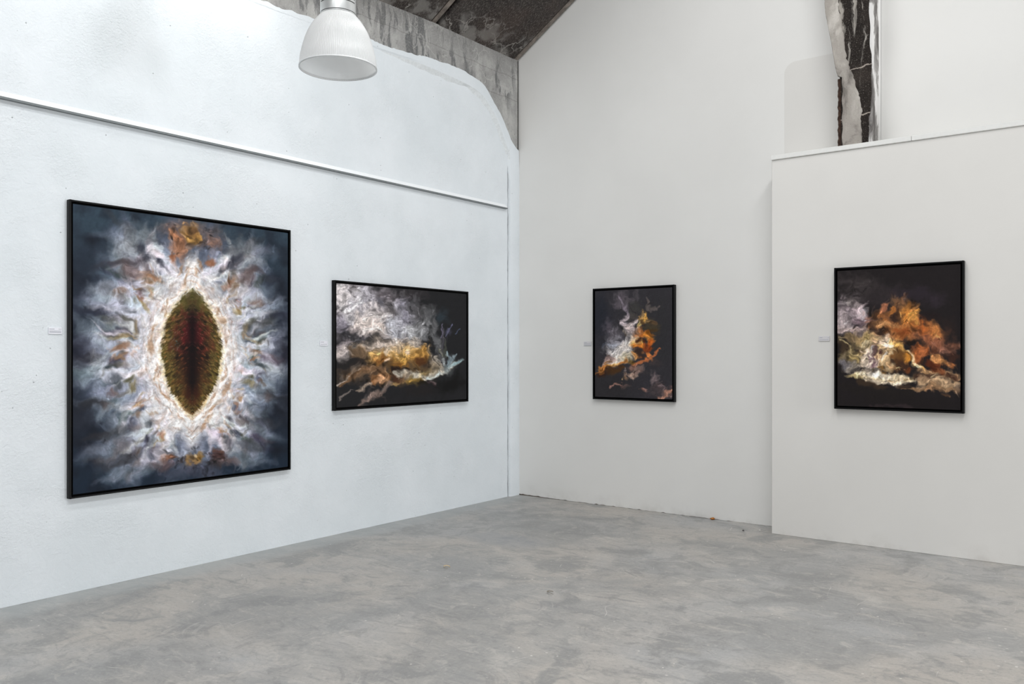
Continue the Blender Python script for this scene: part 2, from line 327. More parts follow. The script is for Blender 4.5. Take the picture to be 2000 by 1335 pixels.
def paint_wave(X, Y):
    cv = Canvas(X, Y, 30, 11, 1.0)
    cv.bg((32, 32, 34))
    B = cv.blob; S = cv.stroke
    # pale storm, upper left
    B(700, 600, 78, 60, (120, 112, 116), .9, 0, .7, 1); B(682, 588, 40, 40, (196, 190, 192), .95, 10, .8, .9)
    B(664, 570, 20, 24, (222, 214, 214), .9, 0, .7, .9); B(715, 585, 36, 30, (172, 168, 176), .85, -10, .9, .8)
    B(756, 574, 26, 16, (88, 82, 86), .8, 10, .9, .9); B(800, 572, 34, 18, (56, 52, 54), .7, 0, .8, 1)
    B(745, 590, 9, 10, (96, 94, 102), .85, 0, .9, .7); B(743, 594, 3, 4, (60, 58, 62), .9, 0, .8, .6)
    B(730, 620, 40, 24, (206, 196, 194), .95, -10, .9, .8); B(705, 632, 24, 20, (222, 208, 202), .9, 0, .9, .7)
    B(735, 640, 24, 16, (218, 202, 194), .85, 0, .9, .7); B(666, 632, 16, 20, (150, 144, 156), .85, 0, .8, .8)
    B(682, 625, 11, 12, (204, 200, 204), .85, 0, .8, .6); B(690, 642, 14, 5, (140, 130, 130), .8, -10, .9, .8)
    # falling veil
    B(792, 628, 34, 40, (150, 148, 156), .9, 10, .7, 1); B(790, 620, 12, 40, (150, 146, 160), .8, -4, .7, .9)
    B(810, 640, 26, 22, (186, 186, 188), .85, 0, .7, .9); B(766, 640, 18, 22, (196, 196, 204), .85, 0, .7, .8)
    B(836, 628, 22, 30, (108, 108, 110), .75, 14, .8, .9); B(812, 605, 22, 20, (76, 74, 76), .7, 20, .9, .9)
    for (pts, w, c) in [([(772, 590), (776, 625), (784, 655)], [3, 5, 6], (170, 168, 176)), ([(832, 602), (842, 640), (848, 668)], [3, 5, 5], (120, 120, 122)),
                        ([(855, 620), (850, 650), (858, 700)], [4, 5, 5], (116, 116, 118)), ([(866, 640), (862, 672), (868, 706)], [2, 4, 5], (96, 92, 100))]:
        S(pts, w, c, .6, .9)
    # ochre surge
    B(706, 722, 60, 24, (82, 66, 52), .75, -18, .9, 1); B(800, 716, 50, 18, (120, 92, 58), .7, 0, .9, 1); B(790, 742, 46, 10, (84, 68, 46), .75, 0, .9, 1)
    B(760, 684, 60, 22, (190, 160, 120), .9, -6, .8, .9); B(732, 676, 50, 13, (200, 186, 178), .85, -14, .9, .8)
    B(672, 672, 26, 9, (150, 140, 142), .9, -26, .9, .8); B(668, 690, 20, 9, (190, 178, 174), .9, -30, .9, .7)
    B(700, 690, 26, 10, (96, 76, 56), .9, -10, .9, .8); B(700, 705, 34, 8, (40, 34, 32), .9, -8, .8, .8)
    B(735, 697, 22, 14, (172, 132, 78), .95, -10, .9, .7); B(775, 694, 26, 20, (172, 130, 66), .95, 0, .9, .7); B(766, 700, 8, 8, (112, 74, 34), .8, 0, 1, .8); B(792, 706, 9, 6, (96, 62, 26), .8, 20, 1, .8); B(752, 694, 8, 5, (120, 84, 44), .8, -20, 1, .8)
    B(745, 705, 18, 9, (128, 84, 40), .9, -14, .9, .7); B(788, 700, 18, 16, (196, 152, 78), .85, 0, 1, .6)
    B(806, 690, 15, 14, (206, 168, 112), .85, -30, .9, .7); B(820, 696, 16, 16, (184, 136, 68), .95, -50, .9, .7)
    B(824, 704, 9, 9, (76, 46, 24), .95, 0, .9, .7); B(781, 716, 16, 8, (132, 88, 36), .9, 0, 1, .7)
    B(757, 682, 6, 9, (232, 210, 186), .9, 15, .9, .6); B(757, 706, 5, 9, (236, 206, 178), .9, 20, .9, .6); B(801, 690, 5, 7, (230, 206, 190), .8, 20, .9, .6)
    B(812, 668, 14, 12, (206, 192, 180), .8, 0, .8, .8)
    # dark troughs and rolling crests
    B(668, 712, 22, 9, (34, 32, 32), .95, -20, .8, .7); B(775, 724, 10, 6, (34, 24, 20), .95, 20, .9, .7); B(793, 724, 9, 5, (28, 20, 16), .95, 0, .9, .7)
    S([(664, 750), (690, 728), (722, 720), (750, 724)], [4, 8, 9, 8], (122, 92, 66), .9, 1); S([(660, 748), (690, 725), (700, 722)], [2, 3, 2], (190, 174, 160), .8, 1)
    B(740, 738, 18, 9, (150, 104, 66), .9, -20, 1, .7); B(742, 738, 6, 8, (222, 172, 132), .85, 30, 1, .6)
    B(770, 738, 14, 8, (70, 44, 30), .9, 0, .9, .8)
    S([(690, 768), (712, 752), (728, 744)], [2, 4, 3], (156, 138, 122), .85, 1); S([(662, 785), (676, 770), (680, 764)], [1.5, 2, 1.5], (130, 120, 114), .75, 1)
    S([(700, 792), (728, 772), (748, 760), (764, 748)], [3, 6, 5, 4], (124, 106, 98), .9, 1); S([(764, 752), (790, 742), (815, 738)], [4, 5, 4], (150, 122, 80), .9, 1)
    # bright sweep to the right
    S([(775, 728), (800, 730), (830, 736), (862, 728), (884, 715), (906, 700)], [4, 6, 6, 6, 6, 4], (186, 178, 164), .9, .8)
    S([(800, 741), (822, 741)], [6, 6], (128, 100, 46), .85, 1); S([(822, 728), (850, 724)], [4, 4], (110, 86, 36), .85, 1)
    S([(838, 736), (862, 729), (878, 718), (900, 704)], [2.4, 3.5, 4, 3], (196, 206, 206), .9, .8)
    S([(842, 690), (843, 706), (848, 722)], [6, 7, 8], (164, 152, 138), .85, .9); S([(853, 690), (853, 706), (862, 722)], [3, 6, 8], (176, 166, 152), .85, .9)
    S([(848, 690), (850, 704), (855, 716)], [1.5, 2, 1.5], (60, 52, 46), .8, .9); S([(864, 690), (868, 706), (874, 716)], [2, 3, 5], (160, 166, 166), .8, .9)
    S([(876, 684), (878, 700), (880, 712)], [2, 3, 4], (150, 168, 176), .85, .9); S([(882, 706), (887, 696), (890, 690)], [2.5, 2.5, 1], (168, 186, 194), .75, .9)
    S([(888, 712), (906, 700)], [5, 4], (96, 128, 138), .6, .8)
    S([(866, 634), (862, 648), (858, 656)], [1.2, 2, 1.5], (124, 118, 140), .8, .8); S([(878, 632), (875, 648), (872, 658)], [1.0, 1.9, 1.1], (132, 132, 168), .75, .7)
    S([(897, 642), (892, 650)], [.9, 1.4], (112, 124, 160), .7, .7); B(868, 616, 8, 14, (48, 60, 68), .7, 0, .7, 1)
    S([(871, 664), (872, 690)], [4, 4], (88, 90, 80), .6, .9); S([(860, 676), (864, 690)], [3, 3], (120, 118, 84), .6, .9)
    B(880, 748, 34, 16, (15, 14, 14), .85, -20, .7, 1); B(820, 762, 30, 12, (34, 30, 30), .7, 0, .8, 1); B(810, 748, 14, 5, (60, 50, 30), .7, 0, 1, .8)
    B(846, 746, 8, 4, (128, 108, 110), .85, 0, 1, .7)
    rnd = random.Random(5)
    flow = lambda x, y: (1.45 if (y < 690 and x > 762) else (-.55 if y > 690 and x < 790 else (-.2 if y > 715 else -.9+.012*(x-650))))
    cv.detail(420, 16, 3.4, flow, .26, rnd)
    cv.detail(700, 9, 1.5, flow, .34, rnd)
    cv.relief(.22, .03)
    return np.clip(cv.C, 0, 255)

def paint_plume(X, Y):
    cv = Canvas(X, Y, 24, 23, 1.0)
    cv.bg((50, 48, 52))
    B = cv.blob; S = cv.stroke
    B(1170, 620, 26, 50, (36, 38, 46), .8, 0, .5, 1); B(1290, 640, 36, 80, (46, 45, 47), .8, 0, .4, 1); B(1190, 760, 50, 34, (44, 42, 44), .9, 0, .4, 1)
    B(1215, 588, 20, 18, (94, 86, 92), .75, 20, .9, .9); S([(1246, 562), (1240, 580), (1214, 602)], [5, 7, 7], (84, 78, 82), .6, .9)
    S([(1206, 580), (1214, 598), (1220, 606), (1222, 614)], [3, 4, 4, 3], (140, 128, 140), .85, .8)
    B(1240, 600, 16, 14, (62, 60, 58), .8, 0, .9, .8); B(1232, 617, 12, 6, (76, 70, 66), .8, 0, .9, .8)
    S([(1262, 582), (1264, 600), (1280, 604), (1286, 596)], [2, 2, 2, 1.5], (104, 94, 90), .7, .9)
    S([(1222, 616), (1216, 626), (1228, 640), (1232, 652)], [3, 4, 8, 9], (178, 164, 168), .95, .8)
    S([(1240, 628), (1230, 640), (1236, 660)], [6, 8, 9], (196, 178, 176), .9, .8); B(1188, 636, 14, 12, (92, 84, 92), .75, -40, .9, .9); B(1198, 654, 16, 14, (106, 100, 106), .7, 0, .8, .9)
    B(1222, 654, 8, 7, (96, 84, 72), .8, 0, 1, .7); B(1218, 650, 4, 3, (150, 134, 116), .7, 0, 1, .7)
    # smoke body
    B(1206, 676, 26, 18, (172, 170, 178), .95, -20, .8, .7); B(1212, 690, 26, 20, (206, 198, 194), .95, -40, .7, .7); B(1222, 672, 22, 12, (206, 196, 190), .9, -30, .8, .7)
    B(1200, 708, 22, 9, (214, 200, 188), .95, -34, .7, .7); B(1190, 672, 11, 7, (150, 152, 164), .85, 0, .8, .7); B(1180, 678, 6, 9, (70, 74, 86), .7, 0, .9, .8)
    B(1240, 660, 10, 18, (220, 192, 160), .85, 30, .8, .7); B(1222, 700, 14, 10, (190, 178, 150), .8, -30, .8, .8)
    B(1186, 704, 10, 9, (150, 126, 120), .85, -50, 1.1, .7); S([(1172, 722), (1186, 710), (1196, 702)], [4, 5, 3], (190, 164, 156), .8, 1)
    # fire column
    B(1256, 620, 12, 13, (186, 144, 86), .95, 0, 1, .6); B(1262, 616, 5, 9, (206, 150, 72), .85, 0, 1, .6); B(1257, 628, 5, 6, (84, 62, 40), .95, 0, 1, .6)
    B(1250, 636, 5, 7, (222, 190, 120), .85, 30, 1, .6); B(1262, 635, 3, 3, (54, 42, 30), .9, 0, .9, .6); B(1277, 628, 4, 5, (120, 88, 64), .7, 0, 1, .7)
    B(1275, 640, 12, 14, (80, 66, 40), .6, 0, .9, 1); B(1256, 652, 18, 9, (176, 100, 44), .95, 0, 1, .7); B(1266, 656, 10, 8, (220, 140, 56), .9, 0, 1, .6)
    B(1242, 668, 9, 9, (232, 176, 104), .95, 0, .9, .6); B(1268, 666, 7, 8, (196, 100, 36), .9, 0, 1, .6); B(1252, 664, 9, 5, (60, 34, 20), .95, 20, .9, .6)
    B(1256, 676, 16, 7, (146, 66, 28), .85, 0, 1, .7); B(1246, 674, 8, 6, (216, 130, 50), .9, 0, 1, .6); B(1248, 690, 10, 8, (58, 42, 36), .9, 0, .9, .7)
    B(1264, 688, 7, 8, (228, 136, 70), .95, 20, 1, .6); B(1259, 698, 8, 7, (206, 116, 60), .9, 30, 1, .6); B(1238, 694, 7, 5, (206, 142, 80), .9, 0, 1.1, .6)
    S([(1236, 712), (1256, 706), (1272, 696), (1288, 682)], [4, 4, 3.5, 2], (190, 110, 66), .9, 1); B(1266, 672, 3, 9, (170, 74, 30), .7, 0, .9, .7)
    S([(1160, 734), (1170, 722), (1190, 720), (1206, 714), (1222, 706)], [2, 4, 3, 3, 4], (186, 118, 56), .95, 1.1); S([(1186, 720), (1206, 712)], [1.6, 2], (226, 180, 110), .8, 1)
    B(1200, 724, 20, 7, (74, 48, 24), .85, -6, 1, .8); B(1176, 730, 14, 7, (52, 32, 24), .9, -10, .8, .8); B(1232, 706, 8, 4, (100, 76, 34), .8, 0, 1, .8)
    B(1238, 718, 12, 6, (130, 96, 84), .8, -20, 1, .8); B(1232, 732, 15, 6, (176, 148, 132), .95, -26, 1, .7); B(1224, 742, 6, 5, (150, 116, 90), .85, -40, 1, .7); B(1245, 724, 9, 5, (128, 104, 96), .8, -20, 1, .8)
    B(1212, 744, 3, 2.4, (190, 156, 116), .9, 0, .8, .6); S([(1190, 760), (1192, 753), (1210, 751)], [1.4, 1.6, 1.4], (150, 112, 100), .85, 1)
    B(1282, 734, 9, 9, (128, 112, 112), .8, -50, 1.1, .7); B(1278, 744, 6, 6, (104, 92, 94), .7, 0, 1.1, .8); S([(1286, 740), (1292, 758), (1300, 762)], [3, 4, 3], (92, 78, 80), .7, 1)
    B(1256, 762, 5, 4, (156, 112, 98), .85, 0, 1.1, .7); B(1290, 762, 26, 14, (84, 70, 70), .6, 0, .9, 1); S([(1286, 776), (1300, 773), (1313, 762)], [3, 3, 3], (184, 134, 112), .9, 1.1)
    B(1314, 752, 6, 6, (110, 84, 80), .7, 0, 1, .8); B(1278, 708, 16, 9, (66, 56, 56), .7, 0, .8, 1)
    rnd = random.Random(6)
    flow = lambda x, y: (-1.1+.006*(y-640)) if y < 700 else -.5
    cv.detail(220, 13, 2.6, flow, .26, rnd, 64)
    cv.detail(520, 8, 1.3, flow, .30, rnd, 70)
    cv.relief(.22, .03)
    return np.clip(cv.C, 0, 255)

def paint_fire(X, Y):
    cv = Canvas(X, Y, 30, 37, 1.0)
    cv.bg((30, 26, 27))
    B = cv.blob; S = cv.stroke
    B(1670, 555, 55, 26, (56, 50, 50), .85, 10, .6, 1); B(1730, 580, 50, 26, (46, 40, 42), .8, 0, .6, 1); B(1790, 572, 46, 16, (44, 37, 44), .7, 0, .7, 1); B(1830, 585, 20, 12, (50, 42, 50), .6, -20, .8, 1)
    # violet grey cloud at left
    B(1650, 612, 36, 34, (128, 116, 120), .9, 30, .7, .9); B(1642, 632, 20, 26, (166, 152, 152), .85, 0, .7, .9); B(1670, 604, 16, 12, (180, 160, 164), .9, 30, .9, .7)
    B(1664, 590, 16, 9, (104, 96, 94), .75, 30, .9, .9); B(1676, 610, 9, 8, (206, 190, 192), .8, 0, .9, .7); B(1650, 590, 6, 10, (150, 142, 138), .7, -30, .9, .8)
    B(1690, 622, 24, 12, (126, 104, 112), .85, 12, .9, .8); B(1664, 645, 30, 9, (176, 154, 148), .85, 6, .9, .8); B(1668, 626, 9, 3, (120, 104, 108), .7, 0, 1, .8)
    B(1637, 600, 6, 14, (96, 90, 92), .5, 0, .8, 1)
    # orange body
    B(1760, 640, 56, 26, (168, 104, 56), .95, 14, .8, .9); B(1830, 668, 40, 24, (140, 84, 58), .9, 24, .8, .9); B(1775, 612, 22, 22, (190, 122, 56), .95, -20, .9, .8)
    B(1752, 590, 16, 16, (118, 84, 58), .85, -30, 1, .8); B(1768, 584, 4, 10, (150, 104, 76), .7, 20, 1, .7); B(1726, 602, 8, 9, (158, 100, 72), .9, 0, 1, .7)
    B(1748, 618, 12, 12, (44, 30, 26), .9, 10, .9, .7); B(1752, 604, 10, 10, (74, 50, 36), .8, 0, 1, .8); B(1745, 608, 8, 5, (168, 104, 50), .85, -40, 1, .6)
    B(1790, 618, 13, 13, (210, 146, 72), .85, 30, 1, .7); B(1725, 634, 24, 8, (176, 128, 84), .85, 8, 1, .8); B(1804, 640, 26, 11, (174, 92, 42), .85, 14, 1, .8)
    B(1762, 648, 16, 8, (130, 66, 30), .8, 10, 1, .8); B(1822, 640, 16, 12, (188, 120, 66), .85, 30, 1, .7); B(1846, 680, 20, 14, (154, 104, 84), .8, 0, .9, .9); B(1808, 622, 12, 10, (60, 36, 28), .85, 40, .9, .8)
    B(1826, 616, 18, 14, (32, 24, 24), .8, 0, .8, .9); B(1856, 640, 20, 20, (40, 30, 28), .6, 30, .8, 1)
    # glowing centre
    B(1716, 668, 28, 14, (206, 170, 126), .9, 20, .8, .8); B(1727, 668, 18, 16, (240, 214, 188), .95, 20, .8, .7); B(1688, 662, 24, 7, (176, 150, 96), .9, -6, 1, .8); B(1690, 668, 13, 4, (226, 206, 166), .85, 0, 1, .7)
    B(1660, 662, 24, 8, (140, 116, 84), .8, -6, 1, .8); B(1750, 680, 22, 18, (222, 166, 96), .9, 30, .8, .8); B(1700, 680, 18, 8, (196, 166, 112), .8, 10, .9, .8)
    S([(1738, 664), (1746, 676), (1766, 684), (1782, 692), (1794, 708), (1806, 722)], [5, 6, 6, 6, 5, 4], (240, 186, 104), .95, .8)
    S([(1776, 686), (1790, 702), (1800, 716)], [2.6, 4, 3], (255, 234, 196), .95, .7); B(1806, 726, 10, 7, (230, 174, 110), .85, 30, .9, .7)
    B(1800, 690, 14, 14, (184, 98, 48), .75, 30, .9, .9)
    # left lace
    B(1656, 690, 24, 26, (112, 96, 66), .85, 30, 1, .8); B(1645, 682, 14, 13, (54, 42, 32), .85, 20, .9, .8); B(1678, 686, 12, 9, (110, 82, 54), .9, -20, .9, .7); B(1665, 702, 8, 11, (176, 150, 96), .75, -30, 1.1, .7)
    B(1648, 716, 12, 9, (104, 100, 106), .8, 20, 1.1, .7); B(1660, 720, 12, 10, (140, 130, 118), .7, 30, 1.1, .7); B(1684, 706, 12, 22, (206, 186, 164), .9, 0, .9, .7)
    S([(1640, 668), (1660, 680), (1676, 700)], [2, 2.4, 2], (190, 172, 126), .7, 1.1); S([(1672, 690), (1690, 686)], [3, 3], (186, 158, 100), .7, 1)
    # the pale arch with dark hollows
    B(1700, 704, 16, 24, (232, 212, 194), .95, 0, .8, .7); B(1724, 700, 14, 20, (206, 172, 130), .9, 0, .9, .7); B(1740, 702, 10, 22, (216, 184, 140), .9, 0, .9, .7)
    B(1708, 688, 8, 7, (60, 40, 40), .95, -20, .9, .6); B(1722, 690, 6, 4, (70, 44, 42), .95, 30, .9, .6); B(1694, 702, 3, 12, (104, 76, 84), .9, 0, .9, .7); B(1704, 706, 4.4, 13, (92, 66, 74), .9, 8, .9, .7)
    B(1713, 700, 3, 6, (140, 104, 84), .8, 10, 1, .7); B(1705, 724, 2, 7, (130, 106, 72), .8, 0, 1, .7); B(1724, 720, 9, 9, (120, 82, 36), .95, 20, .9, .6); B(1724, 722, 5, 5, (76, 50, 26), .8, 0, .9, .7)
    B(1758, 704, 20, 20, (92, 58, 30), .95, 34, .9, .6); B(1764, 714, 18, 12, (58, 38, 28), .9, 24, .9, .7); B(1748, 692, 7, 8, (110, 70, 34), .85, 0, 1, .7); B(1778, 722, 12, 6, (104, 56, 30), .85, 10, 1, .7)
    B(1770, 700, 9, 7, (206, 136, 52), .85, 40, 1, .7)
    # bright shore
    S([(1660, 736), (1700, 738), (1740, 738), (1790, 742)], [4, 8, 9, 6], (220, 200, 166), .95, .8); S([(1702, 732), (1740, 734)], [6, 6], (240, 226, 206), .9, .8); S([(1690, 744), (1720, 748), (1760, 748)], [3, 5, 5], (236, 216, 188), .9, .9)
    S([(1654, 738), (1684, 742)], [4, 4], (160, 142, 100), .8, 1); S([(1736, 746), (1790, 738)], [2, 2], (150, 118, 76), .7, 1)
    # cloud bank at right
    S([(1800, 726), (1830, 730), (1878, 738)], [6, 8, 8], (190, 148, 108), .9, 1); S([(1790, 740), (1818, 738), (1840, 732)], [4, 6, 4], (54, 34, 26), .95, 1); B(1862, 738, 18, 5, (60, 38, 28), .9, 14, 1, .7)
    B(1836, 702, 16, 9, (200, 138, 84), .9, 20, 1.1, .6); B(1858, 712, 12, 6, (160, 98, 56), .85, 20, 1.1, .7); B(1822, 710, 20, 6, (86, 40, 22), .9, 10, .9, .7); B(1834, 724, 20, 6, (140, 80, 48), .85, 8, 1.1, .7); B(1866, 700, 12, 10, (60, 36, 28), .8, 0, .9, .9)
    S([(1800, 744), (1830, 748), (1878, 752)], [6, 9, 7], (182, 150, 116), .9, 1.1); B(1838, 746, 14, 5, (214, 178, 140), .8, 0, 1.1, .6); S([(1786, 760), (1820, 758), (1876, 762)], [4, 6, 5], (150, 116, 84), .85, 1.2); B(1816, 764, 10, 4, (170, 128, 92), .8, 20, 1.1, .7)
    # lower dark
    S([(1672, 748), (1700, 752), (1724, 762)], [5, 6, 6], (54, 42, 32), .95, .8); B(1766, 756, 18, 7, (62, 48, 36), .95, 4, .9, .7); S([(1640, 756), (1700, 770), (1780, 775)], [7, 12, 12], (30, 26, 25), .95, .7)
    B(1760, 788, 100, 14, (28, 24, 24), .9, 2, .4, 1); S([(1764, 764), (1790, 760)], [1.2, 1.2], (150, 116, 84), .7, 1); B(1852, 772, 10, 3, (96, 64, 40), .7, 10, 1, .8); S([(1700, 796), (1780, 798)], [4, 4], (52, 42, 44), .6, .8)
    rnd = random.Random(7)
    flow = lambda x, y: (-1.0 if (y < 640 and x > 1700) else (.9 if (x > 1740 and 640 < y < 725) else (-.1 if y > 725 else -.4)))
    cv.detail(440, 16, 3.4, flow, .26, rnd)
    cv.detail(760, 9, 1.5, flow, .34, rnd)
    cv.relief(.22, .03, 34)
    return np.clip(cv.C, 0, 255)

# print outlines in sketch coordinates: TL, TR, BR, BL; (width, height) of the print
PRINTS = {
 'eye':   [(140, 400), (562, 455), (562, 911), (140, 965)],
 'wave':  [(656, 550), (912, 571), (912, 779), (656, 797)],
 'plume': [(1159, 569), (1313, 557), (1315, 779), (1161, 777)],
 'fire':  [(1633, 527), (1880, 513), (1880, 803), (1633, 795)],
}
def sketch_grid(name, nu, nv):
    H = homog([(0, 0), (1, 0), (1, 1), (0, 1)], PRINTS[name])
    u, v = np.meshgrid(np.linspace(0, 1, nu), np.linspace(0, 1, nv))
    X, Y = happly(H, u, v)
    return H, u, v, X, Y
def paint(name, nu, nv):
    H, u, v, X, Y = sketch_grid(name, nu, nv)
    if name == 'eye':
        Hi = np.linalg.inv(H)
        uc0, vc0 = happly(Hi, 374., 688.)
        asp = 1.62/1.96
        def mirror(x, y):
            a, b = happly(Hi, float(x), float(y)); return happly(H, 2*uc0-a, b)
        def unmap(a, b): return happly(H, uc0+a/(507*asp), vc0+b/507.)
        return paint_eye(X, Y, (u-uc0)*507*asp, (v-vc0)*507, mirror, unmap)
    return {'wave': paint_wave, 'plume': paint_plume, 'fire': paint_fire}[name](X, Y)

# ---------------------------------------------------------------- mesh helpers
def link(name, me, mat=None, parent=None):
    o = bpy.data.objects.new(name, me); COL.objects.link(o)
    if mat is not None:
        for m in (mat if isinstance(mat, (list, tuple)) else [mat]): me.materials.append(m)
    if parent is not None: o.parent = parent
    return o
def bm_link(name, bm, mat=None, parent=None, smooth=False):
    bmesh.ops.recalc_face_normals(bm, faces=bm.faces)
    me = bpy.data.meshes.new(name); bm.to_mesh(me); bm.free()
    if smooth:
        for p in me.polygons: p.use_smooth = True
    return link(name, me, mat, parent)
def thing(name, label, cat, loc=(0, 0, 0), rot=(0, 0, 0), group=None):
    o = bpy.data.objects.new(name, None); COL.objects.link(o); o.location = loc; o.rotation_euler = rot
    o.empty_display_size = .1
    return tag(o, label, cat, group)
def tag(o, label, cat, group=None):
    o['label'] = label; o['category'] = cat
    if group: o['group'] = group
    return o
def structure(o, label=None, cat=None):
    o['kind'] = 'structure'
    if label: o['label'] = label
    if cat: o['category'] = cat
    return o
def box(bm, x0, x1, y0, y1, z0, z1, bevel=0, seg=2):
    r = bmesh.ops.create_cube(bm, size=1)
    for v in r['verts']:
        v.co = Vector((x0+(v.co.x+.5)*(x1-x0), y0+(v.co.y+.5)*(y1-y0), z0+(v.co.z+.5)*(z1-z0)))
    if bevel:
        es = list({e for v in r['verts'] for e in v.link_edges})
        bmesh.ops.bevel(bm, geom=es, offset=bevel, segments=seg, affect='EDGES', profile=.5)
def prism(bm, pts, ax):
    """pts: two rings of 3D points of equal length -> closed solid"""
    a = [bm.verts.new(p) for p in pts]; b = [bm.verts.new(p) for p in ax]
    n = len(a)
    for i in range(n):
        j = (i+1) % n; bm.faces.new((a[i], a[j], b[j], b[i]))
    bm.faces.new(a[::-1]); bm.faces.new(b)
def lathe(bm, prof, seg, ribs=None):
    rings = []
    for (r, z) in prof:
        ring = []
        for i in range(seg):
            a = 2*math.pi*i/seg; rr = r + (.0014*(1, 0, -1, 0)[i % 4] if ribs else 0)
            ring.append(bm.verts.new((rr*math.cos(a), rr*math.sin(a), z)))
        rings.append(ring)
    for k in range(len(rings)-1):
        for i in range(seg):
            j = (i+1) % seg; bm.faces.new((rings[k][i], rings[k][j], rings[k+1][j], rings[k+1][i]))
    return rings
def spline(pts, n=8):
    out = []
    for i in range(len(pts)-1):
        p0 = pts[max(i-1, 0)]; p1 = pts[i]; p2 = pts[i+1]; p3 = pts[min(i+2, len(pts)-1)]
        for k in range(n):
            t = k/n
            out.append(tuple(.5*((2*b)+(-a+c)*t+(2*a-5*b+4*c-d)*t*t+(-a+3*b-3*c+d)*t**3) for a, b, c, d in zip(p0, p1, p2, p3)))
    out.append(tuple(pts[-1])); return out

# ---------------------------------------------------------------- material helpers
def srgb(r, g, b):
    f = lambda c: (c/255/12.92) if c/255 <= .04045 else ((c/255+.055)/1.055)**2.4
    return (f(r), f(g), f(b), 1)
class NT:
    def __init__(s, name):
        s.m = bpy.data.materials.new(name); s.m.use_nodes = True; s.t = s.m.node_tree
        s.p = s.t.nodes['Principled BSDF']; s.out = s.t.nodes['Material Output']
        s.co = s.t.nodes.new('ShaderNodeTexCoord').outputs['Object']
    def put(s, sock, v):
        if v is None: return
        if isinstance(v, bpy.types.NodeSocket): s.t.links.new(v, sock)
        else: sock.default_value = v
    def math(s, op, a, b=None, c=None, clamp=False):
        n = s.t.nodes.new('ShaderNodeMath'); n.operation = op; n.use_clamp = clamp
        for i, v in enumerate((a, b, c)): s.put(n.inputs[i], v)
        return n.outputs[0]
    def vmath(s, op, a, b=None):
        n = s.t.nodes.new('ShaderNodeVectorMath'); n.operation = op; s.put(n.inputs[0], a); s.put(n.inputs[1], b); return n.outputs[0]
    def mapping(s, scale=(1, 1, 1), loc=(0, 0, 0), rot=(0, 0, 0), src=None):
        n = s.t.nodes.new('ShaderNodeMapping'); s.put(n.inputs['Vector'], src or s.co)
        n.inputs['Scale'].default_value = scale; n.inputs['Location'].default_value = loc; n.inputs['Rotation'].default_value = rot
        return n.outputs[0]
    def noise(s, scale, det=4, rough=.55, dist=0, vec=None, color=False, lac=2.0):
        n = s.t.nodes.new('ShaderNodeTexNoise'); s.put(n.inputs['Vector'], vec or s.co)
        n.inputs['Scale'].default_value = scale; n.inputs['Detail'].default_value = det
        n.inputs['Roughness'].default_value = rough; n.inputs['Distortion'].default_value = dist; n.inputs['Lacunarity'].default_value = lac
        return n.outputs['Color' if color else 'Fac']
    def voronoi(s, scale, feature='F1', out='Distance', vec=None, rnd=1.0):
        n = s.t.nodes.new('ShaderNodeTexVoronoi'); n.feature = feature; s.put(n.inputs['Vector'], vec or s.co)
        n.inputs['Scale'].default_value = scale; n.inputs['Randomness'].default_value = rnd; return n.outputs[out]
    def ramp(s, fac, stops, interp='EASE'):
        n = s.t.nodes.new('ShaderNodeValToRGB'); n.color_ramp.interpolation = interp; s.put(n.inputs[0], fac)
        e = n.color_ramp.elements
        while len(e) > 1: e.remove(e[0])
        e[0].position = stops[0][0]; e[0].color = s._c(stops[0][1])
        for p, c in stops[1:]:
            x = e.new(p); x.color = s._c(c)
        return n.outputs[0]
    def _c(s, c): return (c, c, c, 1) if isinstance(c, (int, float)) else c
    def mix(s, fac, a, b, mode='MIX'):
        n = s.t.nodes.new('ShaderNodeMix'); n.data_type = 'RGBA'; n.blend_type = mode
        s.put(n.inputs[0], fac); s.put(n.inputs[6], a); s.put(n.inputs[7], b); return n.outputs[2]
    def xyz(s, src=None):
        n = s.t.nodes.new('ShaderNodeSeparateXYZ'); s.put(n.inputs[0], src or s.co); return n.outputs
    def warp(s, scale, amt, det=3, src=None):
        c = s.noise(scale, det, .55, color=True, vec=src)
        v = s.vmath('SUBTRACT', c, (.5, .5, .5)); v = s.vmath('MULTIPLY', v, (amt, amt, amt)); return s.vmath('ADD', src or s.co, v)
    def bump(s, h, strength=1, dist=.002, prev=None):
        n = s.t.nodes.new('ShaderNodeBump'); s.put(n.inputs['Height'], h); n.inputs['Strength'].default_value = strength
        n.inputs['Distance'].default_value = dist
        if prev: s.put(n.inputs['Normal'], prev)
        return n.outputs[0]
    def done(s, color=None, rough=.8, normal=None, spec=.3, metal=0):
        if color is not None: s.put(s.p.inputs['Base Color'], color)
        s.put(s.p.inputs['Roughness'], rough); s.put(s.p.inputs['Metallic'], metal)
        s.p.inputs['Specular IOR Level'].default_value = spec
        if normal: s.put(s.p.inputs['Normal'], normal)
        return s.m

